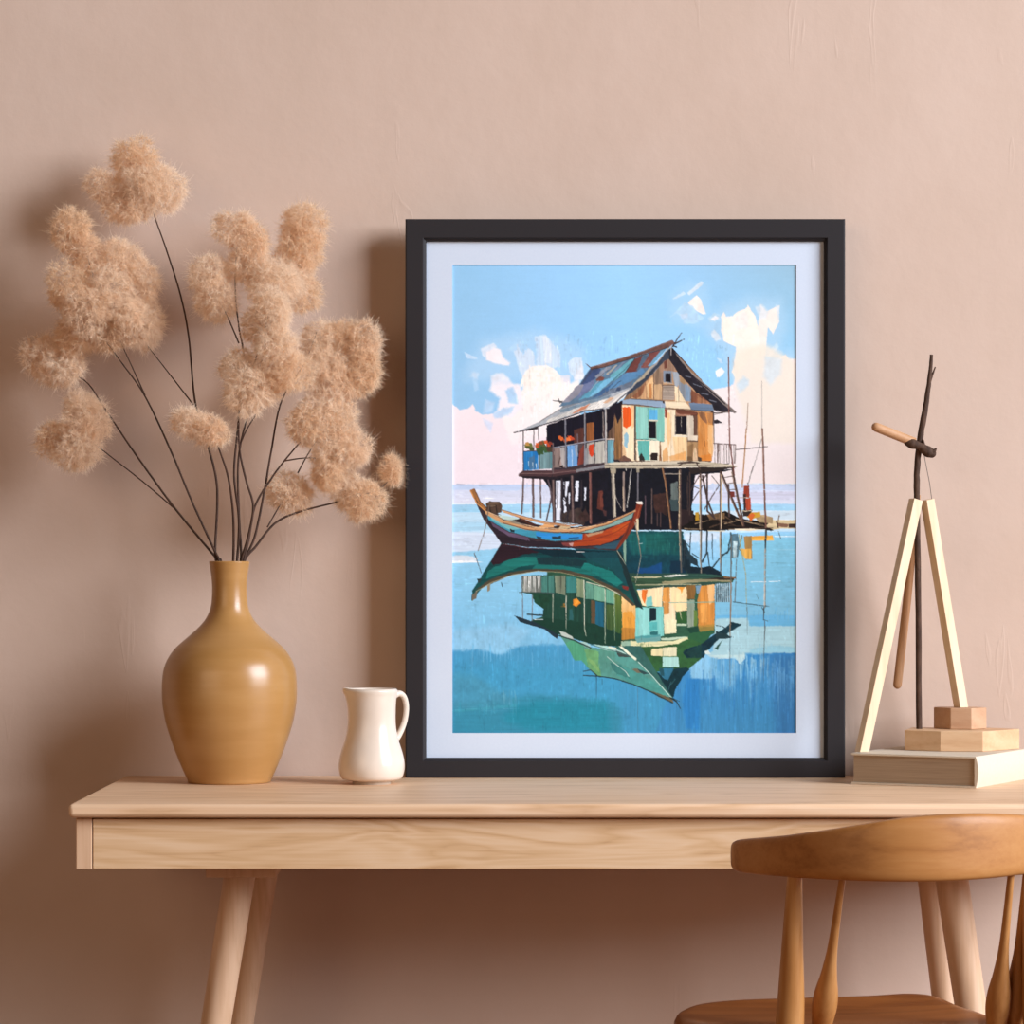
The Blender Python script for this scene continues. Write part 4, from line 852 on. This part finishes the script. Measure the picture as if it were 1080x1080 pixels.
prof += [(rim[0]-.0006, rim[1]+.0012), (rim[0]-.0022, rim[1]+.0014)]+[(inner[0][0], rim[1]-.001)]+inner[1:]+[(.0005, DT+.008)]
vase = obj('vase', lathe(prof, (VX, VY), 128), M['vase'], None, loc=(VX, VY, DT), auto=60)
tag(vase, 'ochre glazed ceramic vase holding the dried stems, at the left of the desk', 'vase')

# ---------------------------------------------------------------- jug
JD = 4.088; JX, JY = W(392, 800, JD).x, JD-DW; kj = JD/F
jp = [(727, 26.5), (728.5, 27.4), (731, 27.2), (735, 26.3), (742, 25.6), (750, 25.3), (758, 25.2), (766, 25.6), (774, 26.8), (782, 28.8), (790, 31.4), (798, 33.6), (806, 34.8), (812, 34.6), (818, 33), (822, 30.5)]
jo = [(r*kj, EYE-(py-HY)*kj) for py, r in jp]
jo = spline(jo, 60).tolist()
jug = thing('jug', 'small cream ceramic jug between the ochre vase and the framed picture', 'jug', (JX, JY, DT))
zb = DT+.0035
jprof = [(.0005, zb), (.026, zb), (.033, zb+.0015), (jo[-1][0], max(jo[-1][1], zb+.003))]+[p for p in jo[::-1] if p[1] > zb+.0035]
rm = jo[0]
jprof += [(rm[0]-.0012, rm[1]+.0012), (rm[0]-.0032, rm[1]+.0004)]+[(max(r-.0045, .002), z) for r, z in jo[4::4] if z > zb+.01]+[(.0005, zb+.008)]
ztop = rm[1]
def spout(x, y, z, a):
    t = max(0, 1-(ztop+.002-z)/.035); t = t*t
    c = max(0, math.cos(a-math.pi*1.03))**10
    return x+(-.0055*c*t if x < 0 else 0), y, z+.0012*c*t*t
obj('body', lathe(jprof, (JX, JY), 128, fn=spout), M['jug'], jug, auto=70)
yaw = math.radians(30); hd = Vector((math.cos(yaw), math.sin(yaw), 0))
hp = [(.0325, 735), (.0425, 732), (.0505, 736), (.0540, 746), (.0525, 758), (.0475, 769), (.0405, 778), (.035, 782)]
pts = [Vector((JX, JY, 0))+hd*(r*.99)+Vector((0, 0, EYE-(py-HY)*kj)) for r, py in hp]
obj('handle', tube(pts, [.0048, .0044, .0040, .0038, .0038, .004, .0044, .005], 16, 48), M['jug'], jug)
obj('foot_ring', lathe([(.0225, DT), (.0262, DT), (.0262, zb+.002), (.0225, zb+.002), (.0225, DT)], (JX, JY), 64, closed=False), M['foot'], jug, auto=40)

# ---------------------------------------------------------------- book and wooden blocks
C0, CL = Vector((.6226, 3.993-DW)), Vector((.4624, 4.08-DW))
ul = (CL-C0); wl = ul.length; ul.normalize(); ur = Vector((-ul.y, ul.x))
if ur.y < 0: ur = -ur
LB = .212; BH = .0425
book = thing('book', 'thick cream book lying flat on the desk beneath two wooden blocks', 'book', (C0.x, C0.y, DT))
def P2(a, b): return C0+ul*a+ur*b
def qp(a0, a1, b0, b1): return [tuple(P2(a0, b0)), tuple(P2(a0, b1)), tuple(P2(a1, b1)), tuple(P2(a1, b0))]
# spine faces right (along ur at a=0), rounded
sp = []
for i in range(13):
    t = i/12; ang = math.pi*(t-.5); sp.append((-.004*math.cos(ang)+.004, BH*t))
sv, sf = [], []
sec = [(-.0005+a, z) for a, z in sp]+[(wl, BH), (wl, BH-.003), (.006, BH-.003)]+[(.006, .003), (wl, .003), (wl, 0)]
m = len(sec)
for b in (0, LB):
    for a, z in sec:
        p = P2(a, b); sv.append((p.x, p.y, DT+z))
sf = [tuple(range(m)), tuple(range(m, 2*m))]+[(i, (i+1) % m, m+(i+1) % m, m+i) for i in range(m)]
obj('cover', (sv, sf), M['cover'], book, smooth=False, auto=35, bevel=.0006, seg=2)
obj('pages', prism(qp(.0065, wl-.003, .0025, LB-.003), DT+.0032, DT+BH-.0032), M['pages'], book, smooth=False)
ZT = DT+BH+.0002
hexm = [(.5435, 4.142), (.589, 4.112), (.646, 4.103), (.708, 4.172), (.672, 4.205), (.563, 4.212)]
blk = obj('wooden_block', prism([(x, d-DW) for x, d in hexm], ZT, ZT+.028), M['block'], None, smooth=False, bevel=.001, seg=2, loc=(.625, 4.15-DW, ZT))
tag(blk, 'wide flat pale wooden block lying directly on the cream book', 'wooden block', 'wooden blocks on the book')
Z2 = ZT+.0282
hext = [(.5905, 4.190), (.6095, 4.159), (.638, 4.152), (.6625, 4.175), (.652, 4.198), (.603, 4.202)]
bl2 = obj('wooden_block', prism([(x, d-DW) for x, d in hext], Z2, Z2+.0295), M['block_dark'], None, smooth=False, bevel=.001, seg=2, loc=(.626, 4.178-DW, Z2))
tag(bl2, 'small rosy wooden block on top of the wider block, under a tripod leg', 'wooden block', 'wooden blocks on the book')
Z3 = Z2+.0297

# ---------------------------------------------------------------- tripod sculpture
tri = thing('tripod_sculpture', 'slim tripod sculpture of pine sticks and a dark twig, right of the picture', 'ornament', (.545, 4.16-DW, ZT))
def stick(p0, p1, w, spin):
    ax = (p1-p0).normalized(); e = ax.orthogonal().normalized(); e = Matrix.Rotation(spin, 3, ax) @ e; g = ax.cross(e)
    V = []
    for p in (p0, p1):
        for a, b in ((1, 1), (-1, 1), (-1, -1), (1, -1)): V.append(p+e*a*w/2+g*b*w/2)
    # feet cut level with what they stand on
    for i in range(4): V[i] = V[i]-ax*((V[i].z-p0.z)/ax.z)
    return V, [(0, 1, 2, 3), (7, 6, 5, 4)]+[(i, (i+1) % 4, 4+(i+1) % 4, 4+i) for i in range(4)]
a = W(909, 793, 4.103); a.z = ZT; b = W(966, 527, 4.14)
obj('leg', stick(a, b, .0142, 1.22), M['stick'], tri, smooth=False, bevel=.0006, seg=2)
a = W(1013.5, 745, 4.176); a.z = Z3; b = W(978, 527, 4.155)
obj('leg', stick(a, b, .0142, 1.35), M['stick'], tri, smooth=False, bevel=.0006, seg=2)
obj('hanging_dowel', tube([W(968, 522, 4.165), W(958, 620, 4.185), W(946.5, 722, 4.19)], [.004, .0058, .0062], 16, 14, round_end=(False, True)), M['dowel'], tri)
rod = [W(982.5, 374, 4.15), W(980.5, 398, 4.15), W(976, 430, 4.15), W(970.5, 462, 4.15), W(967.5, 490, 4.15), W(966.8, 520, 4.152), W(968, 600, 4.16), W(969.5, 768.5, 4.172)]
rod[-1].z = ZT+.0282
rng = random.Random(3)
pts = [Vector(p)+Vector((rng.uniform(-.0003, .0003), 0, 0)) for p in spline(rod, 40)]
pts[-1] = rod[-1]
twig = join(tube(pts, [.0022+.0022*min(1, i/14)+rng.uniform(-.0002, .0002) for i in range(40)], 10),
            tube([W(981, 402, 4.15), W(983.5, 395, 4.15), W(986.5, 387, 4.149)], [.0018, .0014, .0009], 8))
obj('twig', twig, M['bark'], tri, auto=60)
obj('crossbar', tube([W(924, 450.5, 4.135), W(964, 466.5, 4.147)], [.0064, .0066], 20, 6, round_end=(True, False)), M['dowel'], tri)
kn = tube([W(957.5, 466.5, 4.144), W(962, 468, 4.143), W(967, 469.5, 4.142), W(971, 471, 4.142), W(975, 474, 4.143), W(979, 476.5, 4.144), W(982.5, 478, 4.145)], [.0056, .0072, .0058, .0052, .0068, .0078, .0066], 14, 24, round_end=(True, True))
kn2 = tube([W(980, 476.5, 4.142), W(984.5, 476, 4.141), W(987, 473.5, 4.14)], [.004, .0032, .0016], 8, 8, round_end=(False, True))
kn3 = tube([W(970, 470, 4.150), W(972.5, 464, 4.148), W(974.5, 469, 4.143)], [.0018, .002, .0018], 8, 8)
obj('knot', join(kn, kn2, kn3), M['bark'], tri, auto=60)
obj('wire', tube([W(974, 476, 4.143), W(977, 492, 4.145), W(980.5, 510, 4.15), W(983, 529, 4.155)], [.0005]*4, 6, 12), M['wire'], tri)

# ---------------------------------------------------------------- dried plumes
NR = np.random.default_rng(11)
def plume(c, rx, ry, rot, parent, dens=1.0):
    """one fluffy head: hundreds of tiny tufts of curled fibre crowded round a short axis"""
    d = c[2]; C = np.array(W(c[0], c[1], d)); k = d/F
    A = np.array([math.cos(rot), 0, -math.sin(rot)]); B = np.array([math.sin(rot), 0, math.cos(rot)]); Y = np.array([0, 1., 0])
    ra, rb = rx*k*1.06, ry*k*1.06; rc = min(ra, rb)*.85
    nt = int(dens*(130+3.0e5*ra*rb)); nf = 18
    u = NR.normal(size=(nt, 3)); u /= np.linalg.norm(u, axis=1)[:, None]
    lump = np.ones(nt)
    for _ in range(16):                                # uneven, lobed outline
        ld = NR.normal(size=3); ld /= np.linalg.norm(ld)
        lump += NR.uniform(-.26, .24)*np.exp(-(1-u@ld)*7)
    rad = np.where(NR.random(nt) < .25, NR.uniform(.1, .7, nt), NR.uniform(.68, .98, nt))*lump
    K = np.stack([u[:, 0]*ra, u[:, 1]*rc, u[:, 2]*rb], 1)*rad[:, None]
    n = nt*nf
    u = np.repeat(u, nf, 0); K = np.repeat(K, nf, 0)
    dr = NR.normal(size=(n, 3)); dr /= np.linalg.norm(dr, axis=1)[:, None]; dr = dr+u*.75; dr /= np.linalg.norm(dr, axis=1)[:, None]
    L = NR.uniform(.0045, .0105, n)*np.where(NR.random(n) < .14, 1.9, 1)
    side = np.cross(dr, NR.normal(size=(n, 3))); side /= np.linalg.norm(side, axis=1)[:, None]
    seg = 3; P = []
    cv = NR.uniform(-.5, .5, n)
    for tt in np.linspace(0, 1, seg+1):
        P.append(K-u*.002+dr*(L*tt)[:, None]+side*(L*cv*tt*tt)[:, None]+np.array([0, 0, -.0012])*tt*tt)
    P = np.stack(P, 1)                                # n, seg+1, 3
    P = C+P[..., 0:1]*A+P[..., 1:2]*Y+P[..., 2:3]*B
    # a few fine ribs from the axis out to the tufts
    P[..., 1] = np.minimum(P[..., 1], -.003)
    T = np.gradient(P, axis=1); T /= np.linalg.norm(T, axis=2)[..., None]+1e-9
    nrm = NR.normal(size=(n, 1, 3)); wv = np.cross(T, nrm); wv /= np.linalg.norm(wv, axis=2)[..., None]+1e-9
    wd = np.linspace(.00021, .00008, seg+1)[None, :, None]*NR.uniform(.7, 1.3, (n, 1, 1))
    V = np.stack([P-wv*wd, P+wv*wd], 2).reshape(n, -1, 3)-np.array(parent.location)
    m2 = 2*(seg+1); b = np.arange(n)[:, None]*m2
    q = np.stack([np.stack([b[:, 0]+2*i, b[:, 0]+2*i+1, b[:, 0]+2*i+3, b[:, 0]+2*i+2], 1) for i in range(seg)], 1).reshape(-1, 4)
    me = bpy.data.meshes.new('plume'); me.vertices.add(n*m2); me.vertices.foreach_set('co', V.ravel())
    me.loops.add(q.size); me.loops.foreach_set('vertex_index', q.ravel().astype(np.int32))
    me.polygons.add(len(q)); me.polygons.foreach_set('loop_start', np.arange(0, q.size, 4, dtype=np.int32))
    me.polygons.foreach_set('use_smooth', np.ones(len(q), bool))
    me.update(calc_edges=True); me.materials.append(M['plume'])
    o = link(bpy.data.objects.new('plume', me)); o.parent = parent
    return o
def stem(label, mouth, main, branches, puffs, d_tip, r0=.0019):
    """main: pixels from the tip down to the mouth; the stalk then runs down inside the vase"""
    mx, md = mouth
    md = 4.115+(md-4.115)*.35
    def inside(p, lim):
        v = Vector((p.x-VX, p.y-VY, 0)); return Vector((VX, VY, p.z))+(v*(lim/v.length) if v.length > lim else v)
    root = thing('dried_plume_stem', label, 'dried flower', W(mx, 593, md), 'dried stems in the vase')
    n = len(main)
    def depth(py): return md+(d_tip-md)*min(1, max(0, (592-py)/(592-main[0][1]))) 
    pts = [W(x, y, depth(y)) for x, y in main]
    foot = Vector((VX+(mx-242)*k*-.55, VY+(md-4.115)*-1, DT+.011)); neck = Vector((VX+(mx-242)*k*.62, VY+(md-4.115)*.6, vz(622)))
    pts += [inside(W(mx, 592, md), .0205), inside(neck, .0155), foot]
    rad = [.0006+(r0-.0006)*min(1, i/(n+.5))**.7 for i in range(n+1)]+[r0, r0]
    parts = [tube(pts, rad, 8, 14*(n+2))]
    for br in branches:
        parts.append(tube([W(x, y, depth(y)) for x, y in br], [.0006+(.0011-.0006)*i/(len(br)-1) for i in range(len(br))], 7, 10*len(br)))
    obj('stalk', join(*parts), M['stalk'], root)
    for p in puffs:
        x, y, rx, ry, rot, dd = p
        plume((x, y, min(depth(y)+dd, 4.246-min(rx, ry)*.8*k)), rx, ry, math.radians(rot), root)
k = 4.115/F
stem('dried stem with the topmost star-shaped fluffy head, leaning left above all others', (228, 4.105),
     [(152, 190), (163, 228), (175, 262), (190, 310), (199, 355), (206, 425), (220, 472), (229, 515), (227, 578)],
     [[(155, 364), (180, 396), (204, 427)]],
     [(143, 170, 26, 24, 10, .012), (116, 199, 23, 18, 30, .0), (171, 199, 24, 26, 0, .0), (135, 219, 26, 19, 0, -.004), (150, 197, 22, 24, 0, -.015), (155, 345, 22, 26, 10, 0)], 4.178)
stem('dried stem with the large plume cluster at the far left, forking below it', (231, 4.10),
     [(104, 350), (128, 382), (153, 418), (180, 475), (203, 530), (226, 580)],
     [[(126, 358), (138, 384), (153, 417)], [(92, 270), (100, 300), (105, 352)]],
     [(76, 243, 20, 24, 20, .0), (92, 268, 20, 24, -20, .004), (76, 305, 28, 28, 0, -.01), (92, 325, 24, 30, -25, -.024), (126, 275, 25, 26, 0, .012), (148, 300, 22, 28, 10, .012), (124, 318, 18, 38, -28, -.02), (84, 350, 30, 24, 0, .004), (112, 352, 24, 22, 0, .0), (140, 338, 24, 26, -20, -.004)], 4.135)
stem('dried stem with two separate round heads, lowest on the left side', (233, 4.125),
     [(60, 392), (89, 401), (110, 430), (134, 466), (160, 503), (186, 538), (226, 586)],
     [[(76, 452), (98, 467), (120, 484), (152, 509), (186, 538)]],
     [(50, 379, 28, 25, 0, 0), (66, 385, 24, 24, 20, -.008), (93, 446, 26, 27, 30, 0), (60, 463, 24, 19, 0, .004), (80, 474, 27, 23, 10, -.006), (86, 428, 20, 18, 0, .008)], 4.16)
stem('short dried stem with a small elongated head just above the vase', (246, 4.06),
     [(214, 450), (226, 462), (233, 479), (241, 505), (246, 545)], [],
     [(200, 445, 20, 17, 20, 0), (222, 454, 22, 17, 22, -.003)], 4.02)
stem('dried stem with a flat pale round head, left of the central cluster', (250, 4.085),
     [(250, 255), (248, 305), (252, 345), (257, 380), (251, 450), (247, 500), (252, 548)],
     [[(226, 310), (238, 330), (252, 362)]],
     [(220, 290, 22, 22, 0, 0), (228, 317, 23, 24, 0, -.005), (250, 240, 24, 20, 0, .0), (266, 257, 20, 22, 20, .004), (262, 280, 24, 20, 0, .0), (287, 300, 30, 26, 0, -.008)], 4.12)
stem('dried stem with the big upright plume in the middle of the bouquet', (258, 4.075),
     [(284, 330), (272, 372), (256, 415), (252, 440), (253, 476), (260, 508), (267, 534), (262, 565)],
     [[(300, 390), (285, 415), (262, 450), (253, 470)]],
     [(289, 330, 22, 26, 10, 0), (278, 345, 22, 24, 0, .012), (290, 366, 26, 24, 0, -.006), (304, 392, 25, 24, 20, -.004), (250, 388, 20, 20, 0, .004), (262, 412, 27, 28, 0, -.012), (276, 408, 24, 22, 0, -.004)], 4.06)
stem('dried stem reaching the highest plume right of the middle', (254, 4.13),
     [(308, 245), (302, 270), (286, 340), (266, 420), (252, 480), (252, 540), (254, 575)], [],
     [(322, 238, 25, 25, 0, 0), (318, 264, 25, 26, 0, .0), (306, 284, 26, 24, 0, .004), (314, 308, 26, 22, 0, .006), (300, 300, 22, 20, 0, -.008)], 4.165)
stem('dried stem with the broad cupped head beside the picture frame', (260, 4.115),
     [(334, 350), (322, 381), (297, 423), (286, 476), (279, 517), (269, 565)], [],
     [(338, 362, 25, 22, 0, .006), (360, 356, 22, 20, 0, .008), (386, 364, 18, 24, -5, 0), (384, 392, 20, 26, 10, 0), (342, 394, 24, 24, 0, -.01), (362, 400, 24, 20, 0, -.004)], 4.15)
stem('forked dried stem with soft drooping heads right of the vase neck', (258, 4.10),
     [(330, 446), (318, 464), (300, 486), (286, 505), (269, 534), (262, 570)],
     [[(346, 484), (322, 483), (300, 486)], [(334, 464), (323, 482), (314, 499)]],
     [(334, 436, 26, 24, 0, 0), (322, 450, 18, 20, 0, -.008), (356, 446, 24, 26, 0, .006), (372, 472, 22, 24, 0, .006), (350, 476, 22, 26, 0, 0), (344, 500, 18, 20, 0, .004)], 4.13)
stem('lowest dried stem arching right towards the picture, with small heads along it', (262, 4.11),
     [(412, 505), (395, 518), (353, 530), (315, 540), (290, 552), (270, 576)],
     [[(304, 520), (294, 535), (282, 556)]],
     [(413, 495, 13, 16, 0, 0), (372, 520, 24, 22, 0, .0), (386, 530, 22, 22, 0, -.004), (300, 518, 22, 20, 0, 0), (312, 526, 20, 18, 0, .004), (362, 506, 16, 16, 0, .01)], 4.15)

# ---------------------------------------------------------------- chair
CX = .441
chair = thing('chair', 'honey brown wooden chair with curved top rail, pushed up to the desk', 'chair', (CX, 3.5-DW, 0))
ZS = .515
# seat: dished slab; outline as (pixel column, distance)
out_px = [(711, 3.475), (716, 3.522), (732, 3.565), (762, 3.594), (805, 3.611), (885, 3.63), (925, 3.643), (962, 3.66), (990, 3.634), (1015, 3.552), (1040, 3.488), (1062, 3.425), (1066, 3.392), (1045, 3.376), (960, 3.364), (850, 3.366), (760, 3.39), (722, 3.43)]
so = [((x-540)*d/F, d-DW) for x, d in out_px]
so = spline(so+so[:2], 8*(len(so)+1)+1)[4:4+8*len(so)]
sc_ = so.mean(0)
def seat_mesh():
    nA, V, Fc = len(so), [], []
    rings = [(.002, 0), (.35, 0), (.6, 0), (.8, 0), (.9, 0), (.955, -.0008), (.985, -.004), (1.0, -.010), (1.0, -.018), (.975, -.026), (.90, -.031), (.5, -.031), (.002, -.031)]
    for s, dz in rings:
        for p in so:
            q = sc_+(p-sc_)*s
            dish = -.006*(1-min(1, s)**2)*(1 if dz > -.02 else 0)
            V.append((q[0], q[1], ZS+dz+dish))
    for r in range(len(rings)-1):
        for i in range(nA): Fc.append((r*nA+i, r*nA+(i+1) % nA, (r+1)*nA+(i+1) % nA, (r+1)*nA+i))
    Fc += [tuple(range(nA))[::-1], tuple(range((len(rings)-1)*nA, len(rings)*nA))]
    return V, Fc
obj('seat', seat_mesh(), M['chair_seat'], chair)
sx0, sd = .41, 3.50
def rail_d(px): return 3.285+.155*abs((px-962)/189)**2.1
RS = spline([(773.5, 896, 909), (775, 890.5, 913.5), (778.5, 887, 917), (786, 884.8, 920), (803, 883.2, 922.4), (828, 881, 924.5), (858, 877, 926.6), (887, 872.6, 928), (917, 867.6, 929.1), (947, 863, 929.6), (975, 860, 929.5), (1005, 858.2, 928.6), (1040, 857.6, 926.2), (1080, 859.4, 921.5), (1115, 865, 916.5), (1138, 871, 912), (1147, 876, 909), (1150, 882, 904)], 90)
def rail_mesh():
    V, Fc = [], []; n = 28; m = len(RS)-1
    C = [W(px, HY, rail_d(px)) for px, _, _ in RS]
    for j, (px, yt, yb_) in enumerate(RS):
        d = rail_d(px); top = EYE-(yt-HY)*d/F; bot = EYE-(yb_-HY)*d/F
        e0 = min(1, (px-773.2)/16, (1150.3-px)/14); th = .0125*max(.1, 1-(1-max(0, e0))**2)**.5
        tg = C[min(j+1, m)]-C[max(j-1, 0)]; L = math.hypot(tg.x, tg.y); nx, ny = -tg.y/L, tg.x/L
        zc, hh = (top+bot)/2, (top-bot)/2
        for i in range(n):
            a = 2*math.pi*i/n; c, s = math.cos(a), math.sin(a); e = 2/4.5
            u = math.copysign(abs(c)**e, c)*th; v = math.copysign(abs(s)**e, s)*hh
            V.append((C[j].x+nx*u, C[j].y+ny*u, zc+v))
    for j in range(m):
        for i in range(n): Fc.append((j*n+i, j*n+(i+1) % n, (j+1)*n+(i+1) % n, (j+1)*n+i))
    Fc += [tuple(range(n)), tuple(range(m*n, (m+1)*n))]
    return V, Fc
obj('top_rail', rail_mesh(), M['chair_rail'], chair)
for tp, bt in (((838.5, 925), (833, 1080)), ((1086, 918), (1094, 1080))):
    a = W(tp[0], tp[1], rail_d(tp[0])); a.z = .699
    b = W(bt[0], bt[1], 3.378)
    f = Vector((b.x+(b.x-CX)*.22, 3.33-DW, 0))
    mid = Vector((b.x+(b.x-CX)*.06, 3.385-DW, .42))
    obj('leg', tube([a, a.lerp(b, .5), b, mid, f], [.0078, .0122, .0162, .0165, .011], 28, 40), M['chair_leg'], chair)
for x in (-.15, .15):    # front legs, under the seat
    obj('leg', tube([Vector((sx0+x, sd+.10-DW, ZS-.026)), Vector((sx0+x*1.2, sd+.13-DW, 0))], [.016, .011], 24, 8), M['chair_leg'], chair)
for tp, bt, db in (((889.5, 927), (866.5, 1082), 3.402), ((1067, 923), (1050.5, 1082), 3.40), ((1083, 921), (1068, 1075), 3.412)):
    a = W(*tp, rail_d(tp[0])); a.z = .699; b = W(*bt, db); b.z = ZS-.004
    obj('spindle', tube([a.lerp(b, u) for u in (0, .25, .5, .66, .78, .88, 1)], [.0038, .0044, .0058, .0092, .0134, .0142, .0112], 20, 40), M['chair_leg'], chair)
